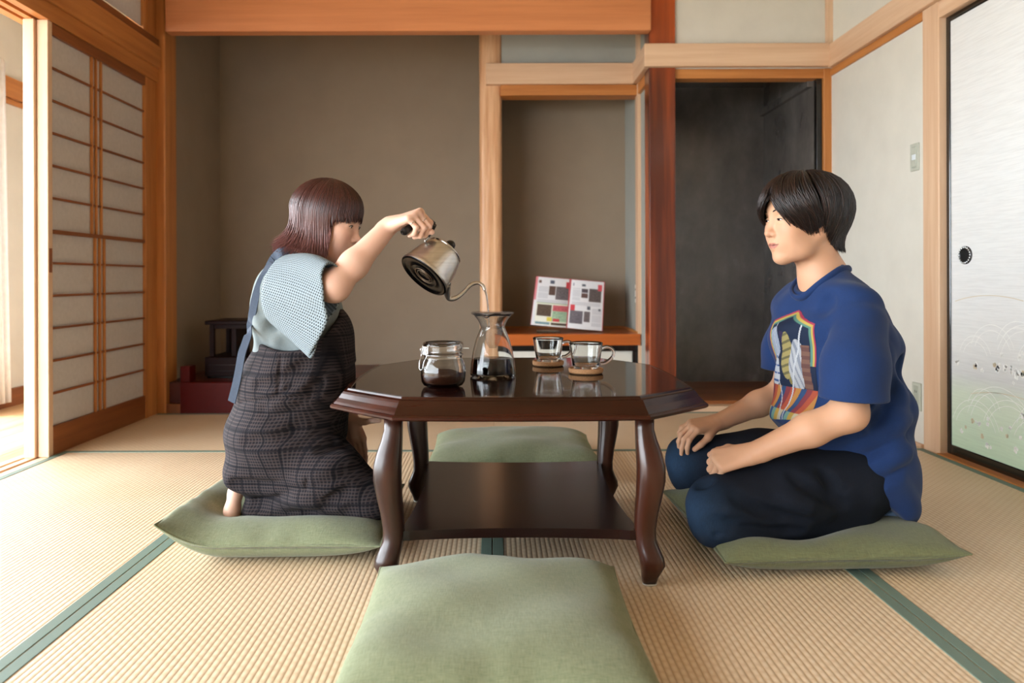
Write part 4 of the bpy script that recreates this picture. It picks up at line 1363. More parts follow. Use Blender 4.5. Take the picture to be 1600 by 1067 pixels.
def strands_mesh(name, P, rad, out, mat, parent, cols):
    """many thin tapering locks in one mesh: P (S,n,3), rad (S,n), out (S,n,3) outward"""
    S, n, _ = P.shape
    T = np.gradient(P, axis=1); T /= np.linalg.norm(T, axis=2, keepdims=True) + 1e-9
    O = out - (out * T).sum(2, keepdims=True) * T; O /= np.linalg.norm(O, axis=2, keepdims=True) + 1e-9
    B = np.cross(T, O)
    r = rad[..., None]
    ring = np.stack([P + r * B, P + r * .55 * O, P - r * B, P - r * .35 * O], 2)   # S,n,4,3
    V = ring.reshape(-1, 3)
    I = np.arange(S * n * 4).reshape(S, n, 4)
    Fs = []
    for j in range(4):
        k = (j + 1) % 4
        Fs.append(np.stack([I[:, :-1, j], I[:, 1:, j], I[:, 1:, k], I[:, :-1, k]], -1).reshape(-1, 4))
    C_ = np.repeat(cols[:, :, None, :], 4, 2).reshape(-1, 3)
    return mk(name, V, np.concatenate(Fs), mat, parent, smooth=True, cols=C_)

def hair_mat():
    if 'hair' in MATS: return MATS['hair']
    m = vcol_mat('hair', 0.42, 0, 0.45)
    b = m.node_tree.nodes['Principled BSDF']
    b.inputs['Anisotropic'].default_value = 0.6
    return m

def cloth(name, c, var=0.12, rough=0.85, wscale=900, bmp=0.2):
    if name in MATS: return MATS[name]
    m, nt, b = nt_of(name)
    cc = lin(c)
    f = noise(nt, coords(nt), wscale / 3, 2)
    g = noise(nt, coords(nt), 14, 3)
    ad = N(nt, 'ShaderNodeMath', operation='ADD'); nt.links.new(f, ad.inputs[0]); nt.links.new(g, ad.inputs[1])
    hv = N(nt, 'ShaderNodeMath', operation='MULTIPLY'); nt.links.new(ad.outputs[0], hv.inputs[0]); hv.inputs[1].default_value = .5
    nt.links.new(ramp(nt, hv.outputs[0], [(0.35, tuple(x * (1 - var) for x in cc)), (0.65, tuple(x * (1 + var) for x in cc))]), b.inputs['Base Color'])
    b.inputs['Roughness'].default_value = rough
    b.inputs['Specular IOR Level'].default_value = 0.15
    b.inputs['Sheen Weight'].default_value = 0.08
    bump(nt, b, f, bmp, 0.0006)
    MATS[name] = m
    return m

def folds(seedv, n, dirs, freq, amp):
    pr = np.random.RandomState(seedv)
    W = []
    for _ in range(n):
        d = unit(np.array(dirs) + pr.normal(0, .35, 3)); k = d * pr.uniform(*freq)
        W.append((k, pr.uniform(0, 6.28), unit(pr.normal(0, 1, 3)) * pr.uniform(3, 8), pr.uniform(0, 6.28)))
    def fn(X, Y, Z):
        o = 0
        for k, p, k2, p2 in W:
            ph = k[0] * X + k[1] * Y + k[2] * Z + p + 1.3 * np.sin(k2[0] * X + k2[1] * Y + k2[2] * Z + p2)
            o = o + np.abs(np.sin(ph)) ** 1.5 * np.clip(np.sin(k2[0] * X * .9 - k2[1] * Y + k2[2] * Z * 1.1 + p), 0, 1)
        return -amp * (o - .3)
    return fn

def crease(F, px, d0, r, depth, up=False, k=.02):
    """a fold line on the outside of a garment, through the given points as seen from the front"""
    P = []
    for x, y in catmull([np.array((a, b, 0.0)) for a, b in px], 5)[:, :2]:
        s0 = PX(x, y, d0); rd = unit(s0 - np.array([0, 0, CH]))
        h = F.surf(s0, rd * .002)
        if h is not None: P.append((h, rd))
    n = len(P)
    for i in range(n - 1):
        t = (i + .5) / max(1, n - 1); f = max(.05, math.sin(math.pi * t)) ** .6
        off = (r - depth * f) * (1 if up else -1)
        a, b = P[i][0] + P[i][1] * off, P[i + 1][0] + P[i + 1][1] * off
        if np.linalg.norm(a - b) < .06: F.cap(a, b, r, r, k, 'add' if up else 'sub')

# ================================================================== THE MAN (right, kneeling)
def build_man():
    f_t = unit((-.97, -.22, 0)); l_t = unit((.22, -.97, 0)); RT = np.stack([f_t, l_t, (0, 0, 1)], 1)
    hc = PX(1253, 344, 2.12); pt = math.radians(4); az = math.radians(11)
    RH = frame((-math.cos(pt) * math.cos(az), -math.cos(pt) * math.sin(az), -math.sin(pt)))
    hs = 1.0
    nb = PX(1288, 440, 2.13)
    S1, E1, W1 = PX(1338, 512, 1.97), PX(1327, 646, 1.872), PX(1178, 708, 1.93)
    S2, E2, W2 = PX(1248, 500, 2.25), PX(1226, 612, 2.39), PX(1122, 660, 2.33)
    F = Field((.50, 1.76, .05), (1.22, 2.52, 1.05), .003)
    L = head(F, hc, RH, hs, True)
    F.cap(L(-.022, 0, -.045), nb, .054, .060, .03)
    F.cap(nb, PX(1300, 480, 2.13), .062, .075, .04)
    F.cap(PX(1305, 520, 2.13), PX(1330, 730, 2.13), .115, .12, .05)
    F.cap(S1, S2, .040, .040, .05)
    F.chain([S1, E1], [.042, .043], .03); F.chain([E1, E1 * .6 + W1 * .4, W1], [.043, .041, .027], .02)
    F.chain([S2, E2], [.042, .043], .03); F.chain([E2, E2 * .6 + W2 * .4, W2], [.042, .039, .026], .02)
    F.cap(PX(1335, 740, 2.05), PX(1130, 800, 1.93), .07, .055, .03); F.cap(PX(1300, 725, 2.2), PX(1085, 722, 2.36), .07, .055, .03)
    hand(F, W1 + unit(PX(1112, 722, 1.95) - W1) * .012, PX(1108, 724, 1.955) - W1, (-.10, -.62, .78), -1, ((62, 30, 15), (62, 34, 15), (60, 36, 15), (56, 36, 15)), s=.96, wr=.028)
    hand(F, W2 + unit(PX(1075, 664, 2.30) - W2) * .012, PX(1076, 668, 2.295) - W2, (-.12, -.34, .93), 1, ((36, 42, 22), (48, 30, 15), (40, 38, 20), (34, 40, 20)), s=.95, spread=.16, thumb=(.75, .50, -.35), thumb2=(.85, .15, -.5), wr=.028)
    V, Q = F.mesh()
    col = skin_colour(V, hc, RH, hs, '#c69879', '#a8665c', '#bd7a62')
    body = mk('person', V, Q, vcol_mat('skin_man', 0.5, 0.10, 0.35, 0.1), None, smooth=True, cols=col)
    tag(body, 'man in a navy printed T-shirt and dark jeans kneeling on the olive cushion', 'person')
    eyes(body, F, RH, L, hs, .0052, (0, .0002), 1.0, ('brow_man', '#2c1c16'), .028)

    # hair
    cH = np.array((-.018, 0, .034)); rH = np.array((.131, .099, .108))
    tab_a = [-180, -140, -105, -85, -70, -50, -35, -20, -8, 2, 10, 20, 30, 42, 55, 70, 85, 100, 115, 140, 180]
    tab_e = [-66, -66, -50, -30, -30, -22, -14, -10, 0, 16, 33, 22, 0, -14, -24, -28, -26, -34, -58, -66, -66]
    def P_of(az_, e_, k):
        ca, sa, ce_, se = np.cos(az_), np.sin(az_), np.cos(e_), np.sin(e_)
        loc = np.stack([cH[0] + rH[0] * ca * ce_ * k, cH[1] + rH[1] * sa * ce_ * k, cH[2] + rH[2] * se * k], -1)
        dn = np.clip(-se - .25, 0, 1)
        wb = np.clip((np.abs((az_ + np.pi) % (2 * np.pi) - np.pi) - 1.75) / .45, 0, 1)
        c2 = ce_ + (np.maximum(ce_, .80) - ce_) * np.clip(dn * 1.5, 0, 1) * wb
        loc[..., 0] = cH[0] + rH[0] * ca * c2 * k; loc[..., 1] = cH[1] + rH[1] * sa * c2 * k
        loc[..., 1] *= (1 - .30 * dn)
        loc[..., 2] -= .045 * dn
        return hc + loc * hs @ RH.T
    hem = lambda a: np.radians(np.interp(np.degrees(a), tab_a, tab_e))
    na, ne = 120, 30
    A_, T_ = np.meshgrid(np.linspace(-np.pi, np.pi, na + 1), np.linspace(0, 1, ne + 1), indexing='ij')
    Ee = np.pi / 2 + (hem(A_) - np.pi / 2) * T_
    G = P_of(A_, Ee, .955 - .02 * T_)
    I = np.arange((na + 1) * (ne + 1)).reshape(na + 1, ne + 1)
    q = np.stack([I[:-1, :-1], I[:-1, 1:], I[1:, 1:], I[1:, :-1]], -1).reshape(-1, 4)
    hr = mk('hair', G.reshape(-1, 3), q, hair_mat(), body, smooth=True, cols=np.tile(np.array(lin('#140c0a')), (len(I.ravel()), 1)))
    S, n = 4400, 12
    a1 = nrng.uniform(-np.pi, np.pi, S)
    extra = nrng.uniform(0, 1, S) < .34
    a1[extra] = np.radians(nrng.choice([-32, 45, 60, 75, -60], extra.sum()) + nrng.normal(0, 13, extra.sum()))
    part = np.radians(12)
    e0 = np.radians(nrng.uniform(25, 86, S))
    t = np.linspace(0, 1, n)[None]
    e1 = hem(a1) + np.radians(nrng.normal(-1, 4, S))
    front = np.abs(a1) < np.radians(85)
    # front locks start at the parting and sweep out and back
    sweep = np.where(front, np.sign(a1 - part) * np.radians(nrng.uniform(18, 42, S)), np.radians(nrng.normal(0, 8, S)))
    a0 = np.where(front, a1 - sweep, a1 - sweep)
    cross = front & ((a1 - part) * (a0 - part) < 0)
    a0 = np.where(cross, part + (a1 - part) * .15, a0)
    e0 = np.maximum(e0, e1 + np.radians(22))
    AZ = a0[:, None] + (a1 - a0)[:, None] * t ** 1.5 + (.035 * np.sin(t * 7 + nrng.uniform(0, 6, S)[:, None]) * t)
    EL = e0[:, None] + (e1 - e0)[:, None] * t
    lay = nrng.uniform(-.02, .05, S)[:, None]
    bul = .05 * np.sin(np.pi * np.clip(t * 1.05, 0, 1)) + np.where(front, .05, 0)[:, None] * np.sin(np.pi * t * .8)
    k = .965 + lay + bul * .8 - .05 * np.clip(.12 - t, 0, 1) * 8 * .3
    PP = P_of(AZ, EL, k)
    cen = hc + (cH * hs) @ RH.T
    rad = .0017 * (np.sin(np.pi * np.clip(.12 + .88 * t, 0, 1)) ** .6 + .05) * nrng.uniform(.6, 1.35, S)[:, None]
    rad[:, -1] = .0003
    c0 = np.array(lin('#0f0908')); c1 = np.array(lin('#2f1d17'))
    mixw = nrng.uniform(0, 1, S)[:, None, None] ** 2
    cols = np.broadcast_to(c0 * (1 - mixw) + c1 * mixw, (S, n, 3))
    strands_mesh('locks', PP, rad, PP - cen, hair_mat(), hr, cols)

    # jeans
    J = Field((.46, 1.74, .028), (1.24, 2.55, .46), .004)
    for hip, kn, sh0, an, r in ((PX(1318, 752, 2.02), PX(1122, 792, 1.93), PX(1122, 815, 1.925), PX(1335, 812, 2.0), 1.0), (PX(1300, 722, 2.22), PX(1080, 720, 2.36), PX(1082, 738, 2.36), PX(1300, 758, 2.3), .95)):
        J.chain([hip, hip * .5 + kn * .5, kn], [.112 * r, .100 * r, .078 * r], .03)
        J.chain([kn, sh0, an], [.076 * r, .066 * r, .052 * r], .03)
    J.ell(PX(1318, 735, 2.12), (.12, .18, .11), RT, .05)
    J.ripple(folds(3, 6, (.9, .2, .5), (22, 48), .0055))
    # creases behind the knee and across the lap
    for a, b in (((1118, 835, 1.86), (1290, 800, 1.87)), ((1140, 812, 1.85), (1230, 822, 1.85)), ((1300, 742, 1.88), (1240, 790, 1.86)), ((1322, 765, 1.90), (1260, 812, 1.87))):
        J.cap(PX(*a), PX(*b), .005, .003, .012, 'sub')
    for px in ([(1112, 818), (1170, 834), (1250, 832)], [(1150, 775), (1200, 802), (1262, 814)], [(1240, 742), (1280, 772), (1320, 790)], [(1285, 735), (1310, 765)], [(1062, 742), (1090, 752), (1105, 748)]):
        crease(J, px, 1.7, .012, .006)
    for px in ([(1130, 826), (1200, 838)], [(1220, 775), (1290, 802)]): crease(J, px, 1.7, .016, .004, True)
    J.plane((0, 0, .040), (0, 0, -1), .008)
    V, Q = J.mesh(); V = relax(V, Q, 2)
    dm_, nt, b = nt_of('denim')
    w1 = noise(nt, coords(nt, (500, 500, 90)), 1, 2); big_ = noise(nt, coords(nt), 9, 3)
    a_ = N(nt, 'ShaderNodeMath', operation='MULTIPLY_ADD'); nt.links.new(w1, a_.inputs[0]); a_.inputs[1].default_value = .5
    h_ = N(nt, 'ShaderNodeMath', operation='MULTIPLY'); nt.links.new(big_, h_.inputs[0]); h_.inputs[1].default_value = .5; nt.links.new(h_.outputs[0], a_.inputs[2])
    at = N(nt, 'ShaderNodeAttribute', attribute_name='Col')
    mx = N(nt, 'ShaderNodeMix', data_type='RGBA', blend_type='MULTIPLY'); mx.inputs[0].default_value = 1
    nt.links.new(ramp(nt, a_.outputs[0], [(.3, (.55, .55, .55)), (.7, (1.3, 1.3, 1.3))]), mx.inputs[6]); nt.links.new(at.outputs[0], mx.inputs[7])
    nt.links.new(mx.outputs[2], b.inputs['Base Color']); b.inputs['Roughness'].default_value = .85; b.inputs['Specular IOR Level'].default_value = .2
    bump(nt, b, w1, .3, .0006)
    # denim worn paler on the knees
    wear = np.zeros(len(V))
    for kp_ in (PX(1095, 800, 1.90), PX(1050, 720, 2.33)):
        wear += np.exp(-(((V - kp_) / .075) ** 2).sum(1))
    cj = np.array(lin('#10151f')) * (1 - np.clip(wear, 0, 1))[:, None] + np.array(lin('#20354c')) * np.clip(wear, 0, 1)[:, None]
    je = mk('jeans', V, Q, dm_, body, smooth=True, cols=cj)
    je['label'] = 'dark indigo jeans worn pale at the knees'
    from mathutils.bvhtree import BVHTree
    bv = BVHTree.FromPolygons([tuple(v) for v in V], [tuple(int(i) for i in q_) for q_ in Q])
    pts = []
    for tt in np.linspace(0, 1, 40):
        p = PX(1290 - 165 * tt, 745 + 28 * tt + 22 * tt * tt, 1.5)
        hit = bv.ray_cast(Vector(p), Vector((0, 1, 0)))
        if hit[0] is not None: pts.append(np.array(hit[0]) + np.array([0, -.0004, 0]))
    if len(pts) > 5: tube('stitching', pts, .0008, plain('stitch', '#5a5f6b', .8), je, seg=5)

    # sock of the tucked foot
    K = Field((1.0, 1.9, .03), (1.24, 2.25, .16), .0035)
    K.chain([PX(1345, 818, 2.02), PX(1388, 808, 2.04), PX(1402, 812, 2.06)], [.035, .034, .022], .02)
    V, Q = K.mesh(); mk('sock', V, Q, cloth('sock_blue', '#5f7490'), body, smooth=True)

    # T-shirt
    T = Field((.66, 1.72, .03), (1.30, 2.56, .84), .0035)
    T.chain([PX(1344, 506, 1.95), PX(1336, 570, 1.895), PX(1332, 660, 1.875)], [.065, .077, .087], .03)
    T.chain([PX(1243, 500, 2.28), PX(1232, 545, 2.335), PX(1226, 610, 2.37)], [.066, .074, .080], .03)
    T.plane(PX(1333, 631, 1.80), (-.03, 0, -1), .004, hi=(1.30, 2.06, .84))
    T.plane(PX(1228, 578, 2.36), (-.05, 0, -1), .004, lo=(.66, 2.06, .03))
    T.cap(PX(1335, 600, 1.888), PX(1332, 670, 1.874), .066, .077, .003, 'sub')
    T.cap(PX(1228, 560, 2.355), PX(1224, 610, 2.37), .066, .070, .004, 'sub')
    B = Field((.66, 1.72, .03), (1.30, 2.56, .84), .0035)
    B.cap(PX(1334, 486, 1.985), PX(1248, 480, 2.25), .054, .054, .04)
    B.cap(PX(1300, 440, 2.10), PX(1334, 486, 1.99), .050, .053, .05); B.cap(PX(1282, 446, 2.15), PX(1246, 478, 2.25), .05, .054, .05)
    B.ell(PX(1300, 540, 2.125), (.145, .188, .150), RT, .05)
    B.ell(PX(1310, 640, 2.125), (.162, .195, .155), RT, .05)
    B.ell(PX(1322, 722, 2.125), (.165, .200, .145), RT, .05)
    B.ell(PX(1356, 768, 2.12), (.078, .165, .090), RT, .05)
    B.ripple(folds(8, 6, (.5, .1, .75), (16, 34), .0085))
    # long soft creases falling from the shoulder and bunching at the waist
    for a, b, r in (((1405, 560, 2.0), (1398, 720, 1.97), .007), ((1385, 640, 1.93), (1340, 745, 1.92), .007), ((1402, 690, 1.97), (1345, 780, 1.93), .005), ((1362, 700, 1.91), (1320, 720, 1.91), .006), ((1412, 630, 2.05), (1412, 740, 2.02), .005)):
        B.cap(PX(*a), PX(*b), r, r * .6, .03, 'sub')
    B.plane((.95, 2.1, .195), (-.30, .0, -.36), .006)
    B.a = smin(B.a, T.a, .012)
    for px in ([(1418, 668), (1380, 693), (1335, 712), (1300, 716)], [(1408, 735), (1372, 745), (1345, 778)], [(1405, 600), (1398, 640), (1375, 664)], [(1290, 470), (1262, 500), (1240, 540)]):
        crease(B, px, 1.65, .024, .0045, k=.022)
    for px in ([(1415, 650), (1380, 674), (1335, 694)], [(1412, 705), (1378, 722), (1340, 752)], [(1398, 610), (1398, 660)]): crease(B, px, 1.65, .02, .003, True, .02)
    # opening for the neck
    cb_, cf_ = PX(1313, 409, 2.13), PX(1244, 459, 2.105)
    cm = (cb_ + cf_) / 2; ax = unit(cf_ - cb_); nrm = unit(np.cross(np.cross(ax, (0, 0, 1)), ax)); lat = np.cross(ax, nrm)
    if nrm[2] < 0: nrm = -nrm
    B.ell(cm + nrm * .03, (np.linalg.norm(cf_ - cb_) / 2 - .004, .068, .060), np.stack([ax, lat, nrm], 1), .006, 'sub')
    V, Q = B.mesh(); V = relax(V, Q, 1)
    sh = mk('t_shirt', V, Q, cloth('tee_navy', '#1b3059', .10), body, smooth=True)
    sh['label'] = 'navy blue crew-neck T-shirt with a colourful chest print'
    bv = BVHTree.FromPolygons([tuple(v) for v in V], [tuple(int(i) for i in q_) for q_ in Q])
    # sleeve seams
    # ribbed collar following the opening
    ring = []
    for a in np.linspace(0, 2 * math.pi, 64, endpoint=False):
        p = cm + ax * math.cos(a) * (np.linalg.norm(cf_ - cb_) / 2 + .002) + lat * math.sin(a) * .074 + nrm * .05
        hit = bv.ray_cast(Vector(p), Vector(-nrm))
        d = .05 if hit[0] is None else min(.075, max(.0, hit[3]))
        ring.append([p, d])
    ds_ = np.array([r[1] for r in ring]); ds_ = np.convolve(np.r_[ds_[-4:], ds_, ds_[:4]], np.ones(9) / 9, 'valid')
    tube('collar', [r[0] - nrm * (dd - .002) for r, dd in zip(ring, ds_)], .0068, cloth('tee_navy', '#1b3059', .10), sh, seg=10, closed=True, flat=1.5, up=nrm)
    # chest print: an abstract picture under a striped gable
    nu, nv = 120, 200
    pts, cols, okm = np.zeros((nu + 1, nv + 1, 3)), np.zeros((nu + 1, nv + 1, 3)), np.zeros((nu + 1, nv + 1), bool)
    cpr = PX(1303, 560, 2.125); zt_, zb_ = .640, .305
    for i in range(nu + 1):
        for j in range(nv + 1):
            u = -1 + 2 * i / nu; v = j / nv
            lim = 1.0
            top = .10 * abs(u) ** 1.0
            p = np.array([cpr[0], cpr[1], 0]) + l_t * (u * .098 + .004) + f_t * .35; p[2] = zt_ + (zb_ - zt_) * v
            hit = bv.ray_cast(Vector(p), Vector(-f_t))
            if hit[0] is None or v < top or v > .97 - .10 * (u + 1) / 2: continue
            okm[i, j] = True
            pts[i, j] = np.array(hit[0]) + f_t * .0013
            vv_ = v - top
            c = '#1d2a44'
            e = min(vv_ * 2.6, (1 - abs(u)) * 1.0 + (.0 if v < .45 else .5))
            if e < .05: c = '#b0405a'
            elif e < .10: c = '#c9b25a'
            elif e < .15: c = '#5f9080'
            else:
                if (u + .62) ** 2 / .12 + (v - .30) ** 2 / .022 < 1: c = '#8f9fb8' if (int(u * 14) + int(v * 40)) % 2 else '#b9c0cc'
                if abs(u + .15 - (v - .2) * .9) < .09 and .18 < v < .62: c = '#3b2f52' if v < .35 else '#8f8350'
                if (u - .05) ** 2 / .05 + (v - .38) ** 2 / .04 < 1: c = '#a89a63' if int(v * 46 + u * 5) % 3 else '#6f6a4a'
                if (u - .42) ** 2 / .07 + (v - .46) ** 2 / .05 < 1: c = '#b9bcc0' if int(u * 19 - v * 23) % 3 else '#8d93a0'
                if abs(u - .72 - .2 * (v - .5)) < .13 and .28 < v < .80: c = '#6b4a44' if int(v * 30) % 2 else '#7f5d50'
                if (u + .55) ** 2 / .10 + (v - .52) ** 2 / .018 < 1: c = '#c3c8d0' if int(v * 60) % 4 else '#3f5f96'
                if v > .64:
                    g_ = int((u + 1) * 5.5 + v * 9) % 4
                    c = ('#b5563f', '#c48a4a', '#33507a', '#8a3f48')[g_] if v < .84 else ('#c9bfa0', '#35598a', '#7aa59a', '#c3a04e')[g_]
                if abs(u - (.9 - v) * .8) < .025 or abs(u + .7 - v * .6) < .02: c = '#c8ccd2'
            cols[i, j] = lin(c)
    I = np.arange((nu + 1) * (nv + 1)).reshape(nu + 1, nv + 1)
    q = np.stack([I[:-1, :-1], I[:-1, 1:], I[1:, 1:], I[1:, :-1]], -1)
    okq = okm[:-1, :-1] & okm[:-1, 1:] & okm[1:, 1:] & okm[1:, :-1]
    q = q[okq]; used = np.unique(q); remap = -np.ones(I.size, int); remap[used] = np.arange(len(used))
    mk('chest_print', pts.reshape(-1, 3)[used], remap[q][:, ::-1], vcol_mat('shirt_print', .75, 0, .2), sh, smooth=True, cols=cols.reshape(-1, 3)[used] * .62)
    return body
build_man()

# ================================================================== THE WOMAN (left, kneeling and pouring)
def build_woman():
    RT = np.stack([unit((.99, -.10, 0)), unit((.10, .99, 0)), (0, 0, 1)], 1)
    hc = PX(513, 348.5, 2.19); pt = math.radians(13); az = math.radians(11); hs = .935
    RH = frame((math.cos(pt) * math.cos(az), -math.cos(pt) * math.sin(az), -math.sin(pt)))
    nb = PX(463, 425, 2.20)
    S1, E1, W1 = PX(478, 440, 2.09), PX(522, 447, 1.962), PX(609, 352, 2.045)
    S2, E2, W2 = PX(462, 450, 2.33), PX(478, 590, 2.42), PX(546, 654, 2.33)
    F = Field((-.86, 1.86, .05), (-.12, 2.52, 1.05), .003)
    L = head(F, hc, RH, hs, False)
    F.cap(L(-.03, 0, -.045), nb, .046, .052, .03)
    F.cap(nb, PX(465, 500, 2.2), .06, .095, .04); F.cap(PX(465, 500, 2.2), PX(445, 690, 2.2), .10, .12, .05)
    F.cap(S1, S2, .045, .045, .05)
    F.chain([S1, E1], [.050, .044], .03); F.chain([E1, E1 * .65 + W1 * .35, W1], [.036, .0375, .025], .02)
    F.chain([S2, E2, W2], [.045, .038, .024], .02)
    F.cap(PX(440, 720, 2.12), PX(570, 780, 2.10), .07, .05, .03); F.cap(PX(440, 720, 2.28), PX(570, 770, 2.30), .07, .05, .03)
    kn = W1 + np.array([.074, -.040, .024])
    J, fr_ = hand(F, W1 + unit(kn - W1) * .008, kn - W1, (-.30, -.25, .90), 1, ((70, 66, 45), (72, 68, 45), (72, 68, 45), (70, 66, 45)), s=.95, spread=.02, thumb=(.8, .25, -.6), thumb2=(.9, -.2, -.55), wr=.026)
    J2, fr2 = hand(F, W2, PX(562, 706, 2.30) - W2, (.12, .95, .12), -1, ((4, 8, 6), (4, 8, 6), (4, 10, 6), (6, 10, 6)), s=.86, spread=-.10, thumb=(.42, .95, -.1), thumb2=(.22, 1.0, -.1), wr=.026)
    # bare foot with the toes tucked under
    ft = [PX(372, 742, 2.13), PX(368, 770, 2.12), PX(363, 797, 2.105), PX(361, 815, 2.10)]
    F.chain(ft, [.019, .0195, .0215, .0235], .012, flat=((.25, -.97, 0), 1.35))
    for i in range(5):
        F.cap(PX(361, 818, 2.075 + i * .014), PX(372, 824, 2.075 + i * .014), .0085 - .0008 * i, .0075 - .0007 * i, .006)
    F.cap(PX(372, 742, 2.13), PX(420, 770, 2.14), .022, .035, .02)
    V, Q = F.mesh()
    col = skin_colour(V, hc, RH, hs, '#dab09a', '#b8625a', '#d48c77')
    body = mk('person', V, Q, vcol_mat('skin_woman', 0.48, 0.10, 0.35, 0.08), None, smooth=True, cols=col)
    tag(body, 'woman in a plaid pinafore kneeling on her cushion and pouring from the kettle', 'person')
    eyes(body, F, RH, L, hs, .0080, (.001, -.0008), 1.15, ('brow_woman', '#3a2018'), .027)
    def ring_on(j0, j1, t, r):
        p = j0 * (1 - t) + j1 * t; ax = unit(j1 - j0); a = unit(np.cross(ax, (0, 1, .3))); b = np.cross(ax, a)
        tube('finger_ring', [p + r * (math.cos(q) * a + math.sin(q) * b) for q in np.linspace(0, 2 * math.pi, 24, endpoint=False)], .0011, plain('ring_silver', '#d8d4cc', .2, 1.0), body, seg=6, closed=True)
    ring_on(J[3][0], J[3][1], .5, .0082); ring_on(J[1][0], J[1][1], .55, .0092)

    # hair: bangs, face-framing lock, long curtain with flicked ends
    cH = np.array((-.013, 0, .036)); rH = np.array((.121, .091, .103))
    def path(az_, n, k, hang, e_end, flick, e0=None):
        """(S,) arrays -> (S,n,3): over the skull, then straight down"""
        Sn = len(az_)
        e0 = np.full(Sn, math.radians(88)) if e0 is None else e0
        n1 = int(n * .55)
        t1 = np.linspace(0, 1, n1)[None]
        el = e0[:, None] + (e_end - e0)[:, None] * t1
        wf = np.clip((1.25 - np.abs(az_)) / .5, 0, 1)[:, None]
        kf_ = 1 - .055 * wf * np.clip((.6 - el) / .6, 0, 1.3)
        loc = np.stack([cH[0] + rH[0] * np.cos(az_)[:, None] * np.cos(el) * k[:, None] * kf_, cH[1] + rH[1] * np.sin(az_)[:, None] * np.cos(el) * k[:, None], cH[2] + rH[2] * np.sin(el) * k[:, None]], -1)
        Wd = hc + loc * hs @ RH.T
        t2 = np.linspace(0, 1, n - n1 + 1)[1:][None]
        last = Wd[:, -1]
        tan = Wd[:, -1] - Wd[:, -2]; tan /= np.linalg.norm(tan, axis=1, keepdims=True)
        cen = hc + (cH * hs) @ RH.T
        outw = last - cen; outw[:, 2] = 0; outw /= np.linalg.norm(outw, axis=1, keepdims=True) + 1e-9
        h = hang[:, None]
        low = last[:, None, :] + tan[:, None, :] * (h * .25 * t2 * (1 - t2) * 2)[..., None] + np.array([0, 0, -1.0]) * (h * t2)[..., None] \
            + outw[:, None, :] * (flick[:, None] * t2 ** 1.8 - .010 * np.sin(np.pi * t2) * (h > .03))[..., None]
        return np.concatenate([Wd, low], 1)
    deg = np.degrees
    def shape(a):
        A = np.abs(deg(a))
        hang = np.interp(A, [0, 50, 60, 69, 80, 94, 120, 150, 180], [.004, .004, .02, .105, .128, .125, .125, .125, .120])
        e_end = np.radians(np.interp(A, [0, 46, 60, 72, 100, 140, 180], [4, 0, -6, -6, -4, -4, -4]))
        fl = np.interp(A, [0, 50, 74, 100, 140, 180], [-.004, -.002, -.004, .008, .042, .050])
        return hang, e_end, fl
    na, n = 140, 22
    a = np.linspace(-np.pi, np.pi, na + 1)
    hg, ee, fl = shape(a)
    G = path(a, n, np.full(na + 1, .955), hg * .93, ee, fl * .9)
    I = np.arange((na + 1) * n).reshape(na + 1, n)
    q = np.stack([I[:-1, :-1], I[:-1, 1:], I[1:, 1:], I[1:, :-1]], -1).reshape(-1, 4)
    cd, cr_ = np.array(lin('#2a120e')), np.array(lin('#6e4038'))
    tt = np.linspace(0, 1, n)[None, :, None] ** 2
    hr = mk('hair', G.reshape(-1, 3), q, hair_mat(), body, smooth=True, cols=(cd * (1 - tt * .5) + cr_ * tt * .5 + np.zeros((na + 1, 1, 1))).reshape(-1, 3))
    S, n = 3900, 17
    a = nrng.uniform(-np.pi, np.pi, S)
    ex = nrng.uniform(0, 1, S) < .25
    a[ex] = np.radians(nrng.normal(-62, 22, ex.sum()))
    hg, ee, fl = shape(a)
    jit = nrng.normal(0, 1, S)
    P = path(a, n, .962 + nrng.uniform(0, .045, S), hg * (1 + .08 * jit) + .002 + np.where(hg < .01, np.abs(nrng.normal(0, .007, S)), 0), ee, fl + .008 * nrng.normal(0, 1, S) * (hg > .05), e0=np.maximum(np.radians(nrng.uniform(20, 89, S)), ee + .35))
    t = np.linspace(0, 1, n)[None]
    rad = .0017 * (np.sin(np.pi * np.clip(.12 + .88 * t, 0, 1)) ** .55 + .05) * nrng.uniform(.6, 1.4, S)[:, None]
    rad[:, -1] = .0003
    cen = hc + (cH * hs) @ RH.T
    mixw = nrng.uniform(0, 1, S)[:, None, None]
    c0 = np.array(lin('#23100d')); c1 = np.array(lin('#4a241c')); c2 = np.array(lin('#8a5c57'))
    ro = c0 * (1 - mixw) + c1 * mixw
    tip = np.clip((t - .45) / .55, 0, 1)[..., None] * (hg > .05)[:, None, None]
    cols = ro * (1 - tip * .8) + c2 * tip * .8
    strands_mesh('locks', P, rad, P - cen, hair_mat(), hr, cols)

    # T-shirt
    T = Field((-.90, 1.92, .28), (-.30, 2.50, .86), .004)
    T.cap(S1 + [-.01, .01, .0], S2 + [-.01, 0, .0], .060, .058, .04)
    T.cap(PX(458, 412, 2.2), PX(470, 440, 2.15), .052, .06, .04)
    T.ell(PX(468, 490, 2.2), (.118, .150, .130), RT, .05)
    T.ell(PX(466, 560, 2.2), (.128, .150, .10), RT, .05)
    T.ell(PX(440, 472, 2.2), (.062, .12, .11), RT, .05)
    T.ripple(folds(21, 5, (.6, .1, .5), (25, 45), .004))
    for px in ([(405, 498), (428, 528), (452, 545)], [(398, 522), (420, 545), (440, 552)], [(442, 465), (426, 500), (418, 530)], [(425, 430), (412, 460), (404, 490)]): crease(T, px, 1.85, .014, .006, k=.018)
    for px in ([(412, 505), (436, 530)], [(430, 440), (418, 475)]): crease(T, px, 1.85, .018, .004, True, .025)
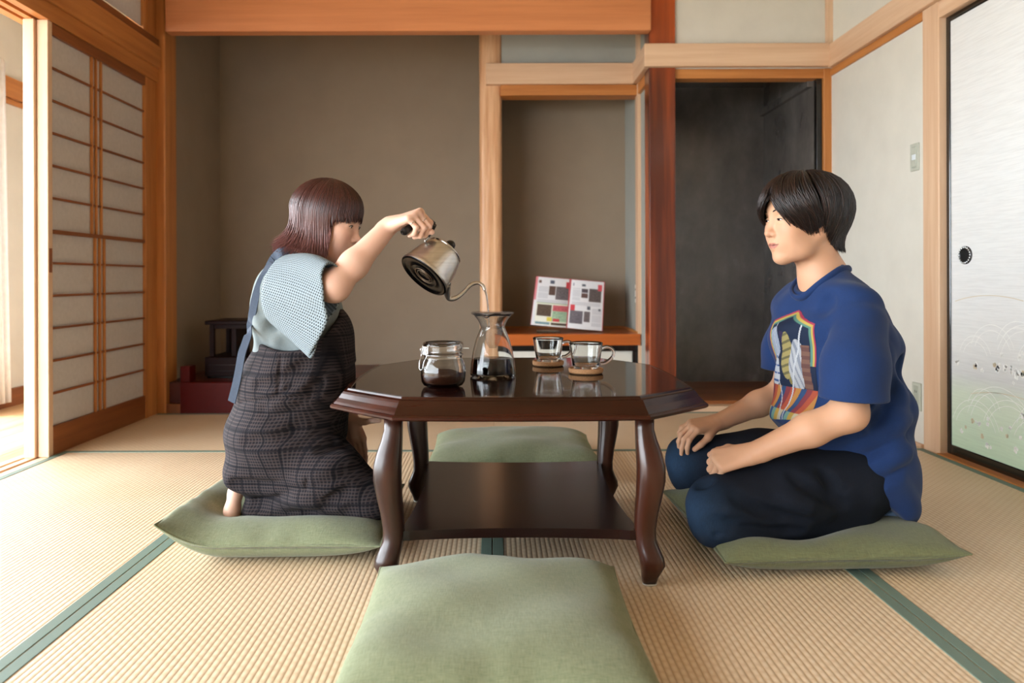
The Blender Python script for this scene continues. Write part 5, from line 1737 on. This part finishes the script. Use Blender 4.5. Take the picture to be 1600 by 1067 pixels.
    V, Q = T.mesh(); V = relax(V, Q, 1)
    ts = mk('t_shirt', V, Q, cloth('tee_grey', '#6f7879', .08), body, smooth=True)
    ts['label'] = 'grey-blue T-shirt'
    # wide open-knit sleeve
    km, nt, b = nt_of('open_knit')
    uvn = N(nt, 'ShaderNodeUVMap'); mp = N(nt, 'ShaderNodeMapping'); nt.links.new(uvn.outputs[0], mp.inputs[0])
    vo = N(nt, 'ShaderNodeTexBrick'); vo.offset = .5; vo.inputs['Scale'].default_value = 1.0
    mp.inputs['Scale'].default_value = (30, 100, 1)
    nt.links.new(mp.outputs[0], vo.inputs[0])
    vo.inputs['Color1'].default_value = (*lin('#2b3338'), 1); vo.inputs['Color2'].default_value = (*lin('#363f44'), 1); vo.inputs['Mortar'].default_value = (*lin('#7f8c92'), 1)
    vo.inputs['Mortar Size'].default_value = .30; vo.inputs['Mortar Smooth'].default_value = .6; vo.inputs['Brick Width'].default_value = 1.0; vo.inputs['Row Height'].default_value = 1.0
    nt.links.new(vo.outputs[0], b.inputs['Base Color']); b.inputs['Roughness'].default_value = .85
    bump(nt, b, vo.outputs[1], .8, .0015)
    r0t, r0b, r0d = PX(462, 399, 2.11), PX(438, 512, 2.08), .075
    r1t, r1b, r1d = PX(517, 411, 1.93), PX(484, 559, 1.96), .064
    nr, na = 26, 72
    V = np.zeros((nr + 1, na, 3)); UV = np.zeros((nr + 1, na, 2))
    for i in range(nr + 1):
        t = i / nr
        tp = r0t * (1 - t) + r1t * t; bt_ = r0b * (1 - t) + r1b * t; dd = r0d * (1 - t) + r1d * t
        tp = tp + np.array([0, 0, .012]) * math.sin(math.pi * t)
        c = (tp + bt_) / 2; A = (tp - bt_) / 2; Bv = np.cross(unit(A), unit((r1t - r0t))); Bv = unit(Bv if Bv[1] < 0 else -Bv)
        for j in range(na):
            ph = 2 * math.pi * j / na
            wav = 1 + .05 * t * math.sin(5 * ph + 2 * t) + .03 * t * math.sin(9 * ph + 1)
            sn = math.sin(ph); cn = math.cos(ph)
            wid = dd * (1 - .75 * t * max(0, -cn + .15) ** 1.3)
            V[i, j] = c + A * cn + Bv * sn * wid * wav + (r1t - r0t) * .05 * t * math.sin(4 * ph + .5) * .5 + np.array([.022 + .046 * sn, 0, 0]) * t * (1 - cn * cn)
            UV[i, j] = (t, j / na)
    I = np.arange((nr + 1) * na).reshape(nr + 1, na)
    q = np.stack([I[:-1], np.roll(I[:-1], -1, 1), np.roll(I[1:], -1, 1), I[1:]], -1).reshape(-1, 4)
    slv = mk('sleeve', V.reshape(-1, 3), q, km, ts, smooth=True)
    slv['label'] = 'wide grey open-knit sleeve'
    uvl = slv.data.uv_layers.new(name='UVMap')
    uvf = UV.reshape(-1, 2)[q.ravel()]
    fix = uvf.reshape(-1, 4, 2); wrap = (fix[:, :, 1].max(1) - fix[:, :, 1].min(1)) > .5
    fx = fix[wrap]; fx[..., 1] = np.where(fx[..., 1] < .5, fx[..., 1] + 1, fx[..., 1]); fix[wrap] = fx
    uvl.data.foreach_set('uv', fix.reshape(-1).astype(np.float32))
    so = slv.modifiers.new('thick', 'SOLIDIFY'); so.thickness = .004; so.offset = 0

    # plaid pinafore
    D = Field((-.92, 1.90, .03), (-.22, 2.55, .74), .004)
    D.ell(PX(487, 525, 2.2), (.118, .168, .115), RT, .05)
    D.ell(PX(462, 600, 2.2), (.158, .180, .130), RT, .06)
    D.ell(PX(449, 672, 2.2), (.170, .205, .120), RT, .06)
    for d0, d1 in ((2.12, 2.09), (2.29, 2.31)):
        D.chain([PX(440, 722, d0), PX(510, 742, d1), PX(570, 778, d1)], [.095, .092, .072], .05)
        D.chain([PX(572, 788, d1), PX(480, 796, d0), PX(405, 800, d0)], [.062, .052, .045], .03)
    D.ell(PX(405, 728, 2.18), (.080, .15, .06), RT, .05)
    D.ell(PX(476, 585, 2.2), (.140, .172, .17), RT, .05)
    D.ripple(folds(33, 5, (.45, .15, .8), (14, 28), .0030), lo=(-.92, 1.90, .03), hi=(-.22, 2.55, .46))
    for a_, b_, r in (((372, 756, 2.04), (470, 764, 2.0), .008), ((400, 775, 2.03), (480, 800, 1.99), .010), ((430, 770, 2.0), (520, 790, 1.99), .009), ((415, 640, 2.02), (470, 590, 2.02), .006)):
        D.cap(PX(*a_), PX(*b_), r, r * .5, .025, 'sub')
    D.cap(PX(450, 468, 1.90), PX(450, 468, 2.13), .142, .142, .008, 'sub')
    D.cap(PX(500, 466, 1.90), PX(495, 466, 2.13), .085, .085, .012, 'sub')
    D.cap(PX(398, 796, 2.16), PX(366, 792, 2.14), .030, .03, .01, 'sub')
    for px in ([(366, 757), (430, 764), (490, 752), (552, 728)], [(400, 602), (440, 592), (478, 570)], [(428, 645), (465, 628), (505, 600)], [(395, 792), (425, 782), (455, 770)], [(478, 802), (510, 790), (545, 768)], [(380, 690), (420, 690), (470, 672)], [(500, 700), (535, 690), (560, 700)]):
        crease(D, px, 1.85, .014, .006, k=.018)
    for px in ([(366, 750), (430, 756), (490, 744), (550, 718)], [(425, 636), (470, 615)], [(410, 790), (470, 778), (530, 785)]): crease(D, px, 1.85, .018, .005, True, .025)
    for px in ([(438, 556), (437, 585), (434, 615)], [(376, 629), (430, 623), (500, 619)], [(480, 745), (478, 765)]): crease(D, px, 1.85, .005, .004, k=.004)
    D.plane((-.428, 2.1, .42), (1, 0, 0), .012, lo=(-.60, 1.9, .375), hi=(-.22, 2.55, .475))
    D.plane((0, 0, .042), (0, 0, -1), .008)
    V, Q = D.mesh(); V = relax(V, Q, 2)
    pm, nt, b = nt_of('plaid')
    def line(vec_scale, sharp0, sharp1, axis):
        v = coords(nt)
        s = N(nt, 'ShaderNodeSeparateXYZ'); nt.links.new(v, s.inputs[0])
        if axis == 'Z': src = s.outputs[2]
        else:
            m1 = N(nt, 'ShaderNodeMath', operation='MULTIPLY_ADD'); nt.links.new(s.outputs[1], m1.inputs[0]); m1.inputs[1].default_value = -.8; nt.links.new(s.outputs[0], m1.inputs[2]); src = m1.outputs[0]
        wob = N(nt, 'ShaderNodeMath', operation='MULTIPLY_ADD'); nt.links.new(noise(nt, v, 5, 2), wob.inputs[0]); wob.inputs[1].default_value = .012; nt.links.new(src, wob.inputs[2])
        m2 = N(nt, 'ShaderNodeMath', operation='MULTIPLY'); nt.links.new(wob.outputs[0], m2.inputs[0]); m2.inputs[1].default_value = vec_scale
        m3 = N(nt, 'ShaderNodeMath', operation='PINGPONG'); nt.links.new(m2.outputs[0], m3.inputs[0]); m3.inputs[1].default_value = .5
        mr = N(nt, 'ShaderNodeMapRange'); mr.inputs[1].default_value = sharp0; mr.inputs[2].default_value = sharp1; nt.links.new(m3.outputs[0], mr.inputs[0])
        return mr.outputs[0]
    def mixin(prev, fac, colr, amt):
        mm = N(nt, 'ShaderNodeMath', operation='MULTIPLY'); nt.links.new(fac, mm.inputs[0]); mm.inputs[1].default_value = amt
        x = N(nt, 'ShaderNodeMix', data_type='RGBA'); nt.links.new(mm.outputs[0], x.inputs[0])
        if isinstance(prev, tuple): x.inputs[6].default_value = (*prev, 1)
        else: nt.links.new(prev, x.inputs[6])
        x.inputs[7].default_value = (*lin(colr), 1)
        return x.outputs[2]
    c_ = lin('#1e1c21')
    c_ = mixin(c_, line(115, .26, .36, 'Z'), '#4a3f3d', .60)
    c_ = mixin(c_, line(115, .26, .36, 'X'), '#433d3e', .60)
    c_ = mixin(c_, line(20, .42, .46, 'Z'), '#0f1016', .7)
    c_ = mixin(c_, line(20, .42, .46, 'X'), '#0f1016', .7)
    nt.links.new(c_, b.inputs['Base Color']); b.inputs['Roughness'].default_value = .9; b.inputs['Specular IOR Level'].default_value = .15
    bump(nt, b, noise(nt, coords(nt), 500, 2), .2, .0006)
    dr = mk('pinafore', V, Q, pm, body, smooth=True)
    dr['label'] = 'dark grey and brown plaid pinafore dress'
    # strap ribbon down the back, end hanging loose
    sp = catmull([PX(450, 392, 2.13), PX(434, 396, 2.12), PX(414, 425, 2.10), PX(401, 458, 2.085), PX(394, 492, 2.075), PX(390, 515, 2.07), PX(384, 535, 2.06), PX(378, 552, 2.05), PX(374, 575, 2.06), PX(369, 600, 2.07), PX(362, 628, 2.08)], 6)
    for i in range(len(sp)):
        rd = unit(sp[i] - np.array([0, 0, CH])); hits = [h_ for h_ in (T.surf(sp[i] - rd * .25, rd * .003), D.surf(sp[i] - rd * .25, rd * .003)) if h_ is not None]
        if hits and 6 < i < len(sp) - 16: sp[i] = min(hits, key=lambda h_: h_[1]) - rd * .006
    for _ in range(3): sp[1:-1] = (sp[:-2] + 2 * sp[1:-1] + sp[2:]) / 4
    V, Fq = [], []
    for i, p in enumerate(sp):
        tn = unit(sp[min(i + 1, len(sp) - 1)] - sp[max(i - 1, 0)])
        sd = unit(np.cross(tn, (-.35, -.93, 0))); nn = np.cross(sd, tn)
        w = .0125
        for x, y in ((-w, -.0015), (w, -.0015), (w, .0015), (-w, .0015)): V.append(p + sd * x + nn * y)
    for i in range(len(sp) - 1):
        for j in range(4):
            k = (j + 1) % 4; Fq.append([i * 4 + j, i * 4 + k, (i + 1) * 4 + k, (i + 1) * 4 + j])
    Fq.append([0, 3, 2, 1]); m4 = (len(sp) - 1) * 4; Fq.append([m4, m4 + 1, m4 + 2, m4 + 3])
    mk('shoulder_strap', V, Fq, cloth('strap_slate', '#3d4654'), dr)
    return body
build_woman()
